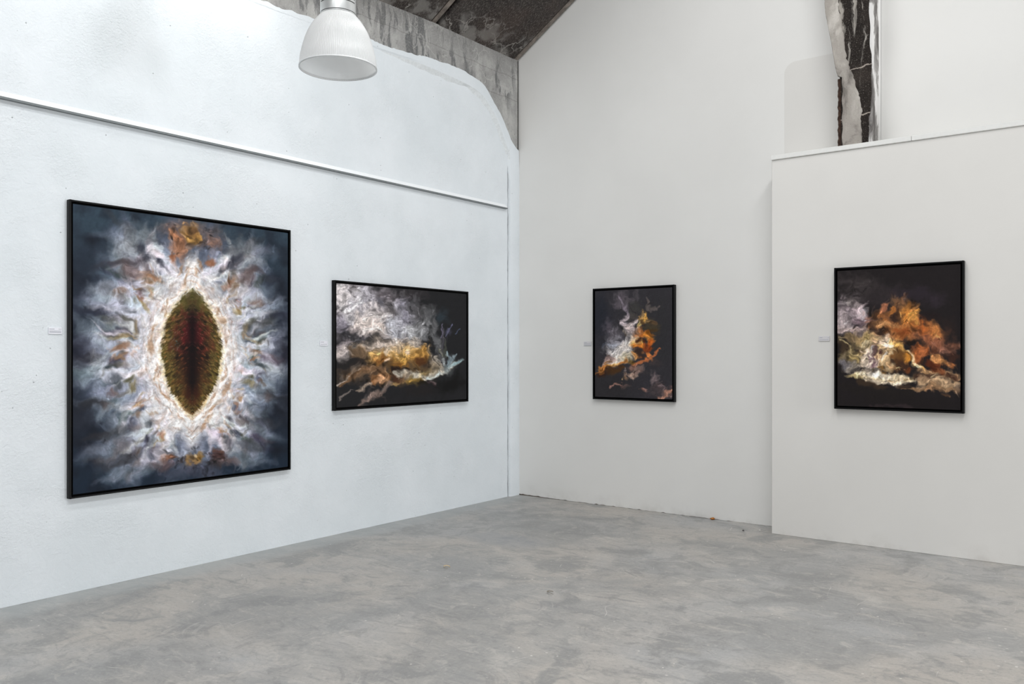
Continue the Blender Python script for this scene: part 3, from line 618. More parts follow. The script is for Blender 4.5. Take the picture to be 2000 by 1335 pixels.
def m_plaster():                                    # rough white painted render on the long wall
    n = NT('rough white plaster')
    w = n.warp(3.0, .12)
    big = n.noise(1.3, 4, .6, vec=w)
    fine = n.noise(55, 6, .62, .4, vec=n.mapping((1, 1.0, 1.3)))
    lumps = n.noise(17, 5, .6, 1.2, vec=w)
    patch = n.ramp(n.noise(1.9, 3, .5), [(.42, 0), (.62, 1)])
    pits = n.ramp(n.voronoi(15, vec=n.warp(20, .02)), [(0, 1), (.045, 1), (.07, 0)], 'LINEAR')
    pm = n.math('MULTIPLY', pits, n.ramp(n.noise(7, 2), [(.56, 0), (.62, 1)]))
    h = n.math('ADD', n.math('MULTIPLY', fine, n.math('MULTIPLY_ADD', patch, .9, .35)), n.math('MULTIPLY', lumps, .8))
    h = n.math('SUBTRACT', h, n.math('MULTIPLY', pm, 1.2))
    col = n.ramp(big, [(.3, srgb(217, 223, 227)), (.7, srgb(225, 230, 234))])
    col = n.mix(n.math('MULTIPLY', pm, .45), col, srgb(120, 122, 124))
    return n.done(col, .75, n.bump(h, .9, .005), .25)
def m_smooth_white(name='smooth off-white wall paint', a=(227, 226, 223), b=(232, 231, 228)):
    n = NT(name)
    big = n.noise(.7, 4, .55, vec=n.warp(.9, .4))
    fine = n.noise(90, 3, .5)
    pits = n.ramp(n.voronoi(3.2, vec=n.warp(9, .05)), [(0, 1), (.012, 1), (.02, 0)], 'LINEAR')
    pits = n.math('MULTIPLY', pits, n.ramp(n.noise(2.3, 2), [(.5, 0), (.58, 1)]))
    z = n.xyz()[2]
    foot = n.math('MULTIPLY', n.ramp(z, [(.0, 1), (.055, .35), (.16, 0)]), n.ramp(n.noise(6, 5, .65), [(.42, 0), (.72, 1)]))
    col = n.ramp(big, [(.3, srgb(*a)), (.7, srgb(*b))])
    col = n.mix(n.math('MULTIPLY', pits, .3), col, srgb(140, 138, 134))
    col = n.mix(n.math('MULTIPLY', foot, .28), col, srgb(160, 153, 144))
    return n.done(col, .65, n.bump(n.math('ADD', fine, n.math('MULTIPLY', big, 4)), .12, .002), .25)
def m_bare_concrete():                              # stained board-marked concrete above the paint
    n = NT('stained bare concrete')
    w = n.warp(3.2, .10, 4)
    cloud = n.noise(2.6, 8, .68, .3, vec=n.mapping((1, 1, .8), src=w))
    drip = n.noise(2.2, 5, .55, .25, vec=n.mapping((1, 4.2, .85), src=w))
    drip2 = n.noise(2.6, 5, .6, .3, vec=n.mapping((1, 6.0, 1.0), loc=(0, 3.3, 1.7), src=w))
    edge = n.voronoi(4.2, 'DISTANCE_TO_EDGE', vec=n.mapping((1, 1.4, .8), src=n.warp(4.5, .30, 5)))
    rim = n.ramp(edge, [(0, 1), (.012, .9), (.04, 0)])
    grain = n.noise(85, 6, .72); speck = n.noise(34, 5, .7)
    col = n.ramp(cloud, [(.30, srgb(118, 117, 115)), (.48, srgb(151, 150, 148)), (.70, srgb(182, 181, 178))])
    col = n.mix(n.math('MULTIPLY', n.math('MULTIPLY', n.ramp(drip, [(.545, 0), (.575, 1)], 'LINEAR'), n.ramp(n.noise(1.6, 3, vec=n.mapping(loc=(2, 0, 0))), [(.42, .15), (.55, .85)])), .9), col, srgb(94, 95, 96))
    col = n.mix(n.math('MULTIPLY', n.math('MULTIPLY', n.ramp(drip2, [(.57, 0), (.60, 1)], 'LINEAR'), n.ramp(n.noise(1.8, 3, vec=n.mapping(loc=(5, 0, 0))), [(.45, 0), (.6, 1)])), .65), col, srgb(104, 105, 106))
    col = n.mix(n.math('MULTIPLY', rim, n.ramp(n.noise(2.2, 3), [(.45, 0), (.62, .5)])), col, srgb(190, 189, 185))
    z = n.xyz()[2]
    zz = n.math('ADD', z, n.math('MULTIPLY_ADD', n.noise(5, 4, .6), .05, -.025))
    for zl, wd, am in ((4.66, .004, .32), (4.415, .004, .35)):
        ln = n.math('LESS_THAN', n.math('ABSOLUTE', n.math('SUBTRACT', zz, zl)), wd)
        col = n.mix(n.math('MULTIPLY', ln, am), col, srgb(84, 81, 78))
    up = n.ramp(n.math('SUBTRACT', n.math('ADD', z, n.math('MULTIPLY_ADD', cloud, .5, -.25)), 4.62), [(.0, 0), (.26, 1)])
    y = n.xyz()[1]
    left = n.ramp(n.math('MULTIPLY_ADD', n.math('SUBTRACT', 7.0, y), .45, 0), [(0, .35), (1, 1)])
    col = n.mix(n.math('MULTIPLY', n.math('MULTIPLY', up, left), .62), col, srgb(88, 86, 84))
    col = n.mix(n.math('MULTIPLY', n.ramp(speck, [(.56, 0), (.70, 1)]), .45), col, srgb(88, 86, 84))
    col = n.mix(n.math('MULTIPLY', n.ramp(grain, [(.50, 0), (.72, 1)]), .5), col, srgb(196, 195, 192))
    h = n.math('ADD', n.math('MULTIPLY', grain, .5), n.math('MULTIPLY', cloud, .8))
    return n.done(col, .9, n.bump(h, .6, .006), .15)
def m_soot():                                       # sooty underside of the roof, pale salts bleeding through
    n = NT('sooty roof concrete')
    w = n.warp(2.2, .3, 5)
    cloud = n.noise(1.5, 8, .68, .5, vec=w)
    grain = n.noise(60, 7, .75, .3, vec=n.mapping((.6, 1.3, .7)))
    speck = n.noise(26, 6, .7, .2, vec=n.mapping((.6, 1.3, .7)))
    cells = n.voronoi(3.6, 'DISTANCE_TO_EDGE', vec=n.warp(4.2, .50, 6))
    vein = n.ramp(cells, [(0, 1), (.010, .85), (.034, 0)])
    xs = n.xyz()
    low = n.ramp(n.math('ADD', xs[0], n.math('MULTIPLY_ADD', cloud, .9, -.45)), [(.0, 1), (.16, .8), (.40, 0)])   # distance up the slope
    vm = n.ramp(n.noise(1.9, 3), [(.42, 0), (.55, 1)])
    col = n.ramp(cloud, [(.3, srgb(40, 37, 36)), (.52, srgb(58, 54, 52)), (.75, srgb(86, 80, 77))])
    col = n.mix(n.math('MULTIPLY', n.ramp(grain, [(.48, 0), (.64, 1)]), .62), col, srgb(126, 120, 115))
    col = n.mix(n.math('MULTIPLY', n.ramp(speck, [(.55, 0), (.72, 1)]), .5), col, srgb(110, 104, 100))
    col = n.mix(n.math('MULTIPLY', n.math('MULTIPLY', vein, vm), n.math('MULTIPLY_ADD', low, .85, .02)), col, srgb(176, 172, 166))
    col = n.mix(n.math('MULTIPLY', low, n.ramp(n.noise(3.6, 5, .6, vec=w), [(.46, 0), (.60, .8)])), col, srgb(138, 135, 131))
    warmth = n.ramp(n.noise(1.1, 3), [(.5, 0), (.7, .5)])
    col = n.mix(n.math('MULTIPLY', warmth, .4), col, srgb(104, 86, 78))
    return n.done(col, .92, n.bump(n.math('ADD', grain, cloud), .6, .006), .1)
def m_floor():
    n = NT('trowelled grey concrete floor')
    w = n.warp(.8, .55, 4); w2 = n.warp(2.6, .22, 4)
    big = n.noise(.85, 6, .60, .5, vec=w)
    mid = n.noise(2.3, 6, .66, .8, vec=n.warp(1.9, .45, 4))
    mot = n.noise(5.5, 6, .72, .6, vec=w2)
    streak = n.noise(3.4, 6, .68, .3, vec=n.mapping((.7, 3.2, 1), rot=(0, 0, .75), src=w))
    brush = n.noise(9, 6, .7, .2, vec=n.mapping((.35, 3.0, 1), rot=(0, 0, -.35), src=n.warp(1.1, .5, 3)))
    warm = n.ramp(n.noise(.55, 4, .55, .4, vec=n.mapping(loc=(3.1, 1.7, 0))), [(.34, 0), (.60, 1)])
    c0 = n.mix(warm, srgb(165, 165, 165), srgb(175, 169, 162))
    col = n.mix(n.ramp(big, [(.40, .8), (.56, 0)]), c0, srgb(144, 144, 143))
    col = n.mix(n.ramp(mid, [(.36, .8), (.50, 0)]), col, srgb(133, 133, 132))
    col = n.mix(n.ramp(mid, [(.55, 0), (.72, .7)]), col, srgb(191, 186, 179))
    col = n.mix(n.ramp(streak, [(.56, 0), (.68, .5)]), col, srgb(189, 183, 175))
    col = n.mix(n.ramp(streak, [(.32, .6), (.43, 0)]), col, srgb(129, 129, 130))
    col = n.mix(n.ramp(mot, [(.36, .55), (.47, 0)]), col, srgb(127, 127, 126))
    col = n.mix(n.ramp(mot, [(.55, 0), (.66, .5)]), col, srgb(193, 188, 181))
    col = n.mix(n.ramp(brush, [(.34, .45), (.46, 0)]), col, srgb(133, 133, 133))
    col = n.mix(n.ramp(brush, [(.56, 0), (.68, .35)]), col, srgb(191, 187, 180))
    # arcs left by the trowel, swept about scattered centres
    pos = n.voronoi(1.25, out='Position'); dv = n.vmath('SUBTRACT', n.warp(3, .06), pos)
    ln = n.t.nodes.new('ShaderNodeVectorMath'); ln.operation = 'LENGTH'; n.put(ln.inputs[0], dv); r = ln.outputs['Value']
    cx = n.t.nodes.new('ShaderNodeCombineXYZ'); n.put(cx.inputs[0], n.math('MULTIPLY', r, 46)); n.put(cx.inputs[1], n.math('MULTIPLY', n.xyz(pos)[0], 9))
    arcs = n.noise(1.0, 3, .6, vec=cx.outputs[0])
    arcm = n.ramp(n.noise(2.6, 3, .5, vec=n.mapping(loc=(7, 2, 0))), [(.55, 0), (.64, 1)])
    arc = n.math('MULTIPLY', n.ramp(arcs, [(.36, 1), (.46, 0)]), arcm)
    col = n.mix(n.math('MULTIPLY', arc, .45), col, srgb(127, 126, 125))
    arcl = n.math('MULTIPLY', n.ramp(arcs, [(.56, 0), (.66, 1)]), arcm)
    col = n.mix(n.math('MULTIPLY', arcl, .35), col, srgb(193, 189, 183))
    # grit
    grain = n.noise(150, 3, .7); grit = n.noise(48, 4, .72)
    col = n.mix(n.ramp(grit, [(.32, .5), (.46, 0)]), col, srgb(123, 122, 121))
    col = n.mix(n.ramp(grit, [(.56, 0), (.70, .45)]), col, srgb(198, 194, 189))
    col = n.mix(n.math('MULTIPLY_ADD', grain, .3, -.04), col, srgb(150, 148, 145))
    # crumbs, chips and hairline scratches
    vv = n.warp(30, .02)
    cell = n.voronoi(17, out='Distance', vec=vv); rnd = n.xyz(n.voronoi(17, out='Color', vec=vv))
    clus = n.ramp(n.noise(1.3, 3, .5, vec=n.mapping(loc=(1, 5, 0))), [(.44, .08), (.58, 1)])
    speck = n.math('MULTIPLY', n.math('MULTIPLY', n.math('LESS_THAN', cell, n.math('MULTIPLY', rnd[2], .12)), n.math('GREATER_THAN', rnd[0], .55)), clus)
    col = n.mix(n.math('MULTIPLY', speck, .7), col, srgb(218, 215, 208))
    col = n.mix(n.math('MULTIPLY', n.math('MULTIPLY', n.math('LESS_THAN', cell, .07), n.math('LESS_THAN', rnd[1], .10)), .5), col, srgb(92, 90, 88))
    sc = n.voronoi(1.4, 'DISTANCE_TO_EDGE', vec=n.mapping((1.0, .30, 1), rot=(0, 0, .5), src=n.warp(1.2, .2)))
    scm = n.ramp(n.noise(2.6, 3, .5, vec=n.mapping(loc=(4, 9, 0))), [(.58, 0), (.66, 1)])
    col = n.mix(n.math('MULTIPLY', n.math('MULTIPLY', n.math('LESS_THAN', sc, .0016), scm), .6), col, srgb(208, 205, 199))
    # greenish grey cement fillet beside the long wall, bluish stain in front of the corner
    x, y = n.xyz()[0], n.xyz()[1]
    fil = n.ramp(n.math('ADD', n.math('ADD', x, 5.79), n.math('MULTIPLY_ADD', n.noise(2.2, 5, .65), .34, -.17)), [(.0, 1), (.16, .8), (.34, 0)])
    col = n.mix(n.math('MULTIPLY', fil, .65), col, srgb(162, 166, 166))
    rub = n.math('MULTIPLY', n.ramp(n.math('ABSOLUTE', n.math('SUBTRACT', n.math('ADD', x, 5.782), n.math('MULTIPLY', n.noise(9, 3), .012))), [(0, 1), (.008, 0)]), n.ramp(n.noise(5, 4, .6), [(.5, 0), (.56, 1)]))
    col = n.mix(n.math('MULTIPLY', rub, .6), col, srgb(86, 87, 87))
    dv2 = n.vmath('SUBTRACT', n.warp(1.6, .5, 4), (-4.5, 5.75, 0)); dv2 = n.vmath('MULTIPLY', dv2, (.9, 2.0, 0))
    l2 = n.t.nodes.new('ShaderNodeVectorMath'); l2.operation = 'LENGTH'; n.put(l2.inputs[0], dv2)
    col = n.mix(n.math('MULTIPLY', n.ramp(l2.outputs['Value'], [(.18, 1), (.62, 0)]), .45), col, srgb(131, 136, 143))
    h = n.math('ADD', n.math('MULTIPLY', mid, .5), n.math('ADD', n.math('MULTIPLY', grit, .4), n.math('MULTIPLY', arc, -.35)))
    ro = n.math('MULTIPLY_ADD', mot, .25, .32)
    return n.done(col, ro, n.bump(h, .25, .004), .45)
def m_plain(name, col, rough=.5, spec=.4, metal=0, bump=0, vary=.06, scale=30):
    n = NT(name)
    f = n.noise(scale, 4, .6)
    k = lambda s: tuple(min(1, max(0, c*s)) for c in col[:3])+(1,)
    c = n.ramp(f, [(.3, k(1-vary)), (.7, k(1+vary))])
    return n.done(c, rough, n.bump(f, bump, .002) if bump else None, spec, metal)
def m_print(name, gain):
    n = NT(name)
    a = n.t.nodes.new('ShaderNodeVertexColor'); a.layer_name = 'ink'
    col = n.mix(1.0, a.outputs['Color'], (gain[0], gain[1], gain[2], 1), 'MULTIPLY')
    return n.done(col, .62, None, .12)

PLASTER = m_plaster(); WHITE = m_smooth_white(); CONC = m_bare_concrete(); SOOT = m_soot(); FLOOR = m_floor()
BOXWHITE = m_smooth_white('smooth white boarded wall paint', (219, 217, 213), (224, 222, 218))
TRIMWHITE = m_plain('white trim paint', srgb(228, 228, 225), .55, .3, bump=.1, vary=.02)
BLACK = m_plain('black satin frame lacquer', srgb(9, 10, 11), .40, .14, vary=.15, scale=60)
BACKBLACK = m_plain('matt black backing board', srgb(9, 9, 10), .9, .1)
RUST = m_plain('rust brown flaking edge', srgb(70, 54, 46), .85, .2, bump=.6, vary=.45, scale=24)

# ---------------------------------------------------------------- setting
XL, YB, YP = -5.79, 7.72, 7.41          # long wall, gable wall, front of the boarded lower wall
XR, YF = 5.8, -3.0
PITCH = .634; ZE = 4.86                  # roof pitch, height of the eaves
def roof(x): return ZE + PITCH*(min(x, 0)-XL) - PITCH*max(x, 0)

bm = bmesh.new(); box(bm, XL-.3, XR, YF, YB+.3, -.15, 0)
structure(bm_link('floor', bm, FLOOR), 'trowelled grey concrete floor with cloudy patches and scratches', 'floor')

# long wall: white rendered infill, portal frame in the corner, bare concrete above the paint
wl = bpy.data.objects.new('wall_left', None); COL.objects.link(wl)
structure(wl, 'rough white plastered long wall on the left with bare concrete above', 'wall')
bm = bmesh.new(); box(bm, XL-.3, XL, YF, YB+.3, 0, 4.46)
bm_link('plaster_infill', bm, PLASTER, wl)
EDGE = [(-3.0, 4.43), (1.0, 4.44), (3.0, 4.44), (4.272, 4.443), (4.767, 4.457), (5.20, 4.462), (5.543, 4.466), (5.983, 4.489), (6.425, 4.519), (6.782, 4.509), (7.033, 4.476), (7.163, 4.399), (7.386, 4.20), (7.55, 3.99), (7.618, 3.908), (7.71, 3.83)]
GROOVE = [(-3.0, 4.38), (1.0, 4.39), (3.0, 4.39), (4.272, 4.395), (4.767, 4.40), (5.20, 4.403), (5.576, 4.409), (5.983, 4.42), (6.349, 4.417), (6.782, 4.397), (6.99, 4.368), (7.119, 4.312), (7.296, 4.17), (7.432, 3.98), (7.524, 3.84), (7.556, 3.74), (7.556, 2.5), (7.556, 1.2), (7.556, 0.0)]
def proud(y): return .003 + .024*max(0, min(1, (y-5.35)/.8))
rnd = random.Random(4)
def resample(pts, step):
    out = []; 
    for (a, b) in zip(pts[:-1], pts[1:]):
        L = math.hypot(b[0]-a[0], b[1]-a[1]); k = max(1, int(L/step))
        out += [(a[0]+(b[0]-a[0])*i/k, a[1]+(b[1]-a[1])*i/k) for i in range(k)]
    out.append(pts[-1]); return out
gr = spline(GROOVE, 8)
edge = resample(spline(EDGE, 8), .022)
jag = np.cumsum([rnd.gauss(0, .0035) for _ in edge]); jag = jag - np.convolve(jag, np.ones(25)/25, 'same')
edge = [(y, z+float(j)+rnd.gauss(0, .0022)) for (y, z), j in zip(edge, jag)]
# painted face of the portal frame: bevel up from the infill, face, ragged upper edge with the thickness of the paint
bm = bmesh.new()
N = 420
def along(pts, n):
    d = [0]
    for a, b in zip(pts[:-1], pts[1:]): d.append(d[-1]+math.hypot(b[0]-a[0], b[1]-a[1]))
    d = np.array(d); t = np.linspace(0, d[-1], n); p = np.array(pts)
    return np.stack([np.interp(t, d, p[:, 0]), np.interp(t, d, p[:, 1])], 1)
k_split = next(i for i, p in enumerate(gr) if p[1] < 3.80)
g1 = along(gr[:k_split+1], N); e1 = along(edge, N)
g2 = np.array(gr[k_split:]); e2 = np.stack([np.full(len(g2), YB), np.minimum(g2[:, 1], 3.83)], 1); e2[0] = e1[-1]
G = np.vstack([g1, g2[1:]]); E = np.vstack([e1, e2[1:]])
T = np.gradient(G, axis=0); T /= np.linalg.norm(T, axis=1)[:, None]+1e-9
NRM = np.stack([T[:, 1], -T[:, 0]], 1)              # towards the infill
rows = []
for i in range(len(G)):
    y, z = G[i]; p = proud(y); k_ = max(0, min(1, (y-5.35)/.8)); wv = .004 + (.006 + .036*(1 if z > 3.75 else max(0, (z-3.5)/.25)))*k_
    wob = 1 + k_*(.35*math.sin(i*.23)*math.sin(i*.071)+.25*math.sin(i*.61+1)*math.sin(i*.17))
    a = (XL-.002, y+NRM[i, 0]*wv*wob, max(0, z+NRM[i, 1]*wv*wob)); b = (XL+p*.8*k_-.002*(1-k_), y, z)
    m_ = G[i]*.75+E[i]*.25; c = (XL+p, m_[0], m_[1]); d = (XL+p, E[i, 0], E[i, 1]); e = (XL-.002, E[i, 0], E[i, 1]+.001)
    rows.append([bm.verts.new(v) for v in (a, b, c, d, e)])
for q, (r0, r1) in enumerate(zip(rows[:-1], rows[1:])):
    for k in range(4):
        f_ = bm.faces.new((r0[k], r1[k], r1[k+1], r0[k+1])); f_.material_index = 1 if (k == 0 and G[q][0] > 5.6 and G[q][1] > 3.74) else 0
GREYPL = m_plain('grey plaster bevel', srgb(217, 221, 223), .85, .2, bump=.8, vary=.07, scale=38)  # greyer tone for the bevel of the arch
bm_link('painted_portal_frame', bm, [PLASTER, GREYPL], wl)
bm = bmesh.new(); rr = []
for z in np.linspace(0, 3.74, 160):
    y = 7.541+.0015*math.sin(z*31)+.001*math.sin(z*77); w_ = .0055+.0025*math.sin(z*13)
    rr.append((bm.verts.new((XL+.0012, y-w_, z)), bm.verts.new((XL+.0012, y+w_, z))))
for r0, r1 in zip(rr[:-1], rr[1:]): bm.faces.new((r0[0], r1[0], r1[1], r0[1]))
o = bm_link('hairline_joint', bm, m_plain('grey hairline joint', srgb(150, 153, 157), .9, .1, vary=.2, scale=20), wl); o['label'] = 'grey joint line beside the corner pilaster'
# bare concrete: from behind the paint up to the eaves
bm = bmesh.new()
top = ZE+.02; rows = []
for i in range(len(e1)):
    y, z = e1[i]; p = max(.0015, proud(y)-.004)
    y = min(y, YB-.028)
    rows.append([bm.verts.new((XL+p, y, z-.012)), bm.verts.new((XL+p, y, max(z, .5*(z+top)))), bm.verts.new((XL+p, y, top)), bm.verts.new((XL-.25, y, top))])
for r0, r1 in zip(rows[:-1], rows[1:]):
    for k in range(3): bm.faces.new((r0[k], r1[k], r1[k+1], r0[k+1]))
o = bm_link('bare_concrete', bm, CONC, wl); o['label'] = 'bare stained grey concrete with drips'
bm = bmesh.new(); box(bm, XL-.002, XL+.014, YB-.030, YB-.001, 3.88, ZE+.02)
o = bm_link('dark_corner_joint', bm, m_plain('black corner joint', srgb(26, 24, 23), .9, .1), wl); o['label'] = 'black gap in the corner above the paint'
# moulding across the long wall
tr = bpy.data.objects.new('trim_1', None); COL.objects.link(tr); structure(tr, 'thin white moulding with grey underside along the long wall', 'moulding')
def rail_prof(y): return [(XL-.002, y, 3.198), (XL+.030, y, 3.198), (XL+.028, y, 3.203), (XL-.002, y, 3.238)]
bm = bmesh.new(); prism(bm, rail_prof(YF), rail_prof(7.496)); bm_link('moulding', bm, m_plain('bright white moulding paint', srgb(243, 246, 248), .5, .3, vary=.01), tr)
bm = bmesh.new(); box(bm, XL-.002, XL+.031, YF, 7.497, 3.184, 3.1975)  # grey strip along the lower edge of the moulding
o = bm_link('grey_strip', bm, m_plain('dull grey moulding strip', srgb(118, 123, 125), .5, .3), tr); o['label'] = 'dull grey strip below the moulding'

# gable wall
wb = bpy.data.objects.new('wall_back', None); COL.objects.link(wb); structure(wb, 'tall smooth off-white gable wall at the back', 'wall')
bm = bmesh.new()
prof = [(XL-.02, 0.0), (XR, 0.0), (XR, roof(XR)+.1), (0, roof(0)+.1), (XL-.02, ZE+.08)]
prism(bm, [(x, YB, z) for x, z in prof], [(x, YB+.25, z) for x, z in prof]); bm_link('gable_face', bm, WHITE, wb)
# flush filled patch left of the post, rounded upper corner
pat = [(-2.745, 3.30), (-2.10, 3.30), (-2.10, 4.235), (-2.64, 4.235)] + [(-2.64-.105*math.sin(a), 4.13+.105*math.cos(a)) for a in np.linspace(0, math.pi/2, 8)]
pat = [(x*1.0, z) for x, z in pat]
bm = bmesh.new(); prism(bm, [(x, YB-.004, z) for x, z in pat], [(x, YB+.01, z) for x, z in pat]); bm_link('filled_patch', bm, BOXWHITE, wb)
# ragged foot of the gable wall: crumbling plaster over a dark joint
bm = bmesh.new(); yy = YB-.003
xs = np.arange(XL+.02, -2.70, .03); rows = []
for x in xs:
    z = max(.0004, rnd.gauss(.0008, .0028))+(.011*max(0, 1-(x+5.79)/.7))
    rows.append((bm.verts.new((x, yy, -.005)), bm.verts.new((x, yy, z)), bm.verts.new((x, YB+.01, z))))
for a, b in zip(rows[:-1], rows[1:]):
    for k in range(2): bm.faces.new((a[k], b[k], b[k+1], a[k+1]))
o = bm_link('dark_floor_joint', bm, m_plain('dirty brown floor joint', srgb(104, 96, 89), .95, .1, bump=.4, vary=.4, scale=18), wb); o['label'] = 'dark dirty joint at the foot of the wall'

# boarded lower wall standing proud of the gable, with its capping boards
wp = bpy.data.objects.new('wall_right', None); COL.objects.link(wp); structure(wp, 'half-height smooth white boarded wall projecting in front of the gable', 'wall')
XP = -2.748
bm = bmesh.new(); box(bm, XP, XR, YP, YB-.002, 0, 3.296, .003, 1); bm_link('boarded_face', bm, BOXWHITE, wp)
cap = bpy.data.objects.new('trim_2', None); COL.objects.link(cap); structure(cap, 'white capping boards along the top of the projecting wall', 'ledge')
for x0, x1 in ((XP-.002, -1.6025), (-1.600, .8), (.802, 3.2), (3.202, XR)):
    bm = bmesh.new(); box(bm, x0, x1, YP-.016, YB-.005, 3.297, 3.336, .003, 2); bm_link('capping_board', bm, TRIMWHITE, cap)

bm = bmesh.new(); box(bm, XR, XR+.25, YF, YB+.25, 0, roof(XR)+.1)
structure(bm_link('wall_far', bm, WHITE), 'white long wall on the far right side of the hall', 'wall')

wn = bpy.data.objects.new('window_1', None); COL.objects.link(wn); structure(wn, 'tall window at the end of the far wall', 'window')
for (y0, y1, z0, z1) in ((5.84, 5.90, .74, 3.06), (6.80, 6.86, .74, 3.06), (5.90, 6.80, .74, .80), (5.90, 6.80, 3.0, 3.06)):
    bm = bmesh.new(); box(bm, XR-.08, XR-.001, y0, y1, z0, z1); bm_link('window_frame', bm, TRIMWHITE, wn)

# roof: sooty slabs between narrow ribs, open strips for the skylights
ce = bpy.data.objects.new('ceiling', None); COL.objects.link(ce); structure(ce, 'dark sooty sloping concrete roof with pale mineral veins', 'ceiling')
def sheet(name, y0, y1, x0, x1, lift, th, mat, side=-1):
    """a slab lying in the plane of a roof slope; local x runs up the slope from the eaves"""
    ang = -SLOPE if side < 0 else SLOPE
    o_ = None; c = math.cos(SLOPE)
    bm = bmesh.new()
    if side < 0:
        box(bm, (x0-XL)/c, (x1-XL)/c, y0, y1, lift, lift+th)
        o_ = bm_link(name, bm, mat, ce); o_.location = (XL, 0, ZE); o_.rotation_euler = (0, -SLOPE, 0)
    else:
        box(bm, -(XR-x0)/c, -(XR-x1)/c, y0, y1, lift, lift+th)
        o_ = bm_link(name, bm, mat, ce); o_.location = (XR, 0, ZE); o_.rotation_euler = (0, SLOPE, 0)
    return o_
STEEL = m_plain('rust stained rib', srgb(122, 114, 107), .85, .2, bump=.5, vary=.35, scale=14)
GAP = m_plain('dark brown joint', srgb(36, 24, 20), .9, .1, vary=.3)
ys = [YF, -1.86, -.51, .84, 2.19, 3.54, 4.90, 6.255]
slabs = [(ys[i]+(.115 if i else 0), ys[i+1]) for i in range(len(ys)-1)] + [(6.385, 7.615)]
for (a, b) in slabs:
    for (x0, x1, s) in ((XL-.02, -3.3, -1), (-2.6, 0.0, -1), (0.0, .42, 1), (1.3, XR, 1)):
        sheet('roof_slab', a, b, x0, x1, 0, .12, SOOT, s)
for y in ys[1:]:
    sheet('roof_rib', y+.030, y+.088, XL-.02, -3.3, .018, .10, STEEL)
    sheet('joint_shadow_strip', y-.004, y+.124, XL-.02, -3.3, .06, .05, GAP)
sheet('gable_batten', 7.64, 7.70, XL+.02, -3.3, .012, .10, STEEL)
sheet('joint_shadow_strip', 7.60, 7.718, XL-.02, -3.3, .06, .05, GAP)

# ---------------------------------------------------------------- framed prints
def make_print_mesh(name, w, h, nu, nv):
    C = paint(name, nu, nv)/255.0
    lin = np.where(C <= .04045, C/12.92, ((C+.055)/1.055)**2.4)
    u, v = np.meshgrid(np.linspace(-w/2, w/2, nu), np.linspace(h, 0, nv))
    co = np.zeros((nu*nv, 3), np.float32); co[:, 0] = u.ravel(); co[:, 2] = v.ravel()
    idx = np.arange(nu*nv).reshape(nv, nu)
    q = np.stack([idx[:-1, :-1], idx[1:, :-1], idx[1:, 1:], idx[:-1, 1:]], -1).reshape(-1, 4)
    me = bpy.data.meshes.new('print'); me.vertices.add(len(co)); me.vertices.foreach_set('co', co.ravel())
    me.loops.add(q.size); me.loops.foreach_set('vertex_index', q.ravel().astype(np.int32))
    me.polygons.add(len(q)); me.polygons.foreach_set('loop_start', np.arange(0, q.size, 4, dtype=np.int32))
    me.update(calc_edges=True)
    at = me.color_attributes.new('ink', 'FLOAT_COLOR', 'POINT')
    rgba = np.ones((nu*nv, 4), np.float32); rgba[:, :3] = lin.reshape(-1, 3)
    at.data.foreach_set('color', rgba.ravel())
    return me
LIP, SHADOWGAP = .012, .014
def picture(key, label, loc, rotz, w, h, d, res, gain, roll=0.0):
    """local x: to the right along the wall, local -y: into the room, origin at the foot of the frame on the wall"""
    t = thing('framed_picture', label, 'picture', loc, (0, roll, rotz), 'framed cloud prints on the gallery walls')
    bm = bmesh.new()
    for (x0, x1, z0, z1) in ((-w/2, -w/2+LIP, 0, h), (w/2-LIP, w/2, 0, h)): box(bm, x0, x1, -d, -.004, z0, z1)
    for (z0, z1) in ((0, LIP), (h-LIP, h)): box(bm, -w/2+LIP, w/2-LIP, -d, -.004, z0, z1)
    bmesh.ops.remove_doubles(bm, verts=bm.verts, dist=1e-5)
    o = bm_link('frame', bm, BLACK, t)
    bv = o.modifiers.new('bevel', 'BEVEL'); bv.width = .0012; bv.segments = 2; bv.limit_method = 'ANGLE'
    bm = bmesh.new(); box(bm, -w/2+LIP, w/2-LIP, -.012, -.006, LIP, h-LIP); bm_link('backing_board', bm, BACKBLACK, t)
    i = LIP+SHADOWGAP
    bm = bmesh.new(); box(bm, -w/2+i, w/2-i, -d+.0065, -.012, i, h-i); bm_link('print_panel', bm, BACKBLACK, t)
    me = make_print_mesh(key, w-2*i, h-2*i, *res)
    p = link('print', me, m_print('printed clouds '+key, gain), t); p.location = (0, -d+.006, i)
    return t
D = .040
GL = (1.08, 1.08, 1.08); GB = (1.2, 1.2, 1.2)
picture('eye', 'largest framed print, dark almond shape in radiating white cloud, on the left wall', (XL, (2.7314+4.536)/2, .6313), math.pi/2, 1.8046, 1.981, D, (450, 580), GL)
picture('wave', 'wide landscape framed print of pale storm cloud over ochre, right of the almond print', (XL, (5.007+6.817)/2, 1.0908), math.pi/2, 1.810, 1.1411, D, (270, 230), GL)
picture('plume', 'smallest framed print, white smoke plume beside orange fire, on the gable wall', ((-4.768-3.8256)/2, YB, 1.111), 0, .9426, 1.158, .045, (170, 230), GB)
picture('fire', 'framed print of orange cloud over a glowing shore, on the projecting right-hand wall', ((-2.1953-1.2161)/2, YP, 1.1286), 0, .979, 1.1805, .05, (260, 290), GB)

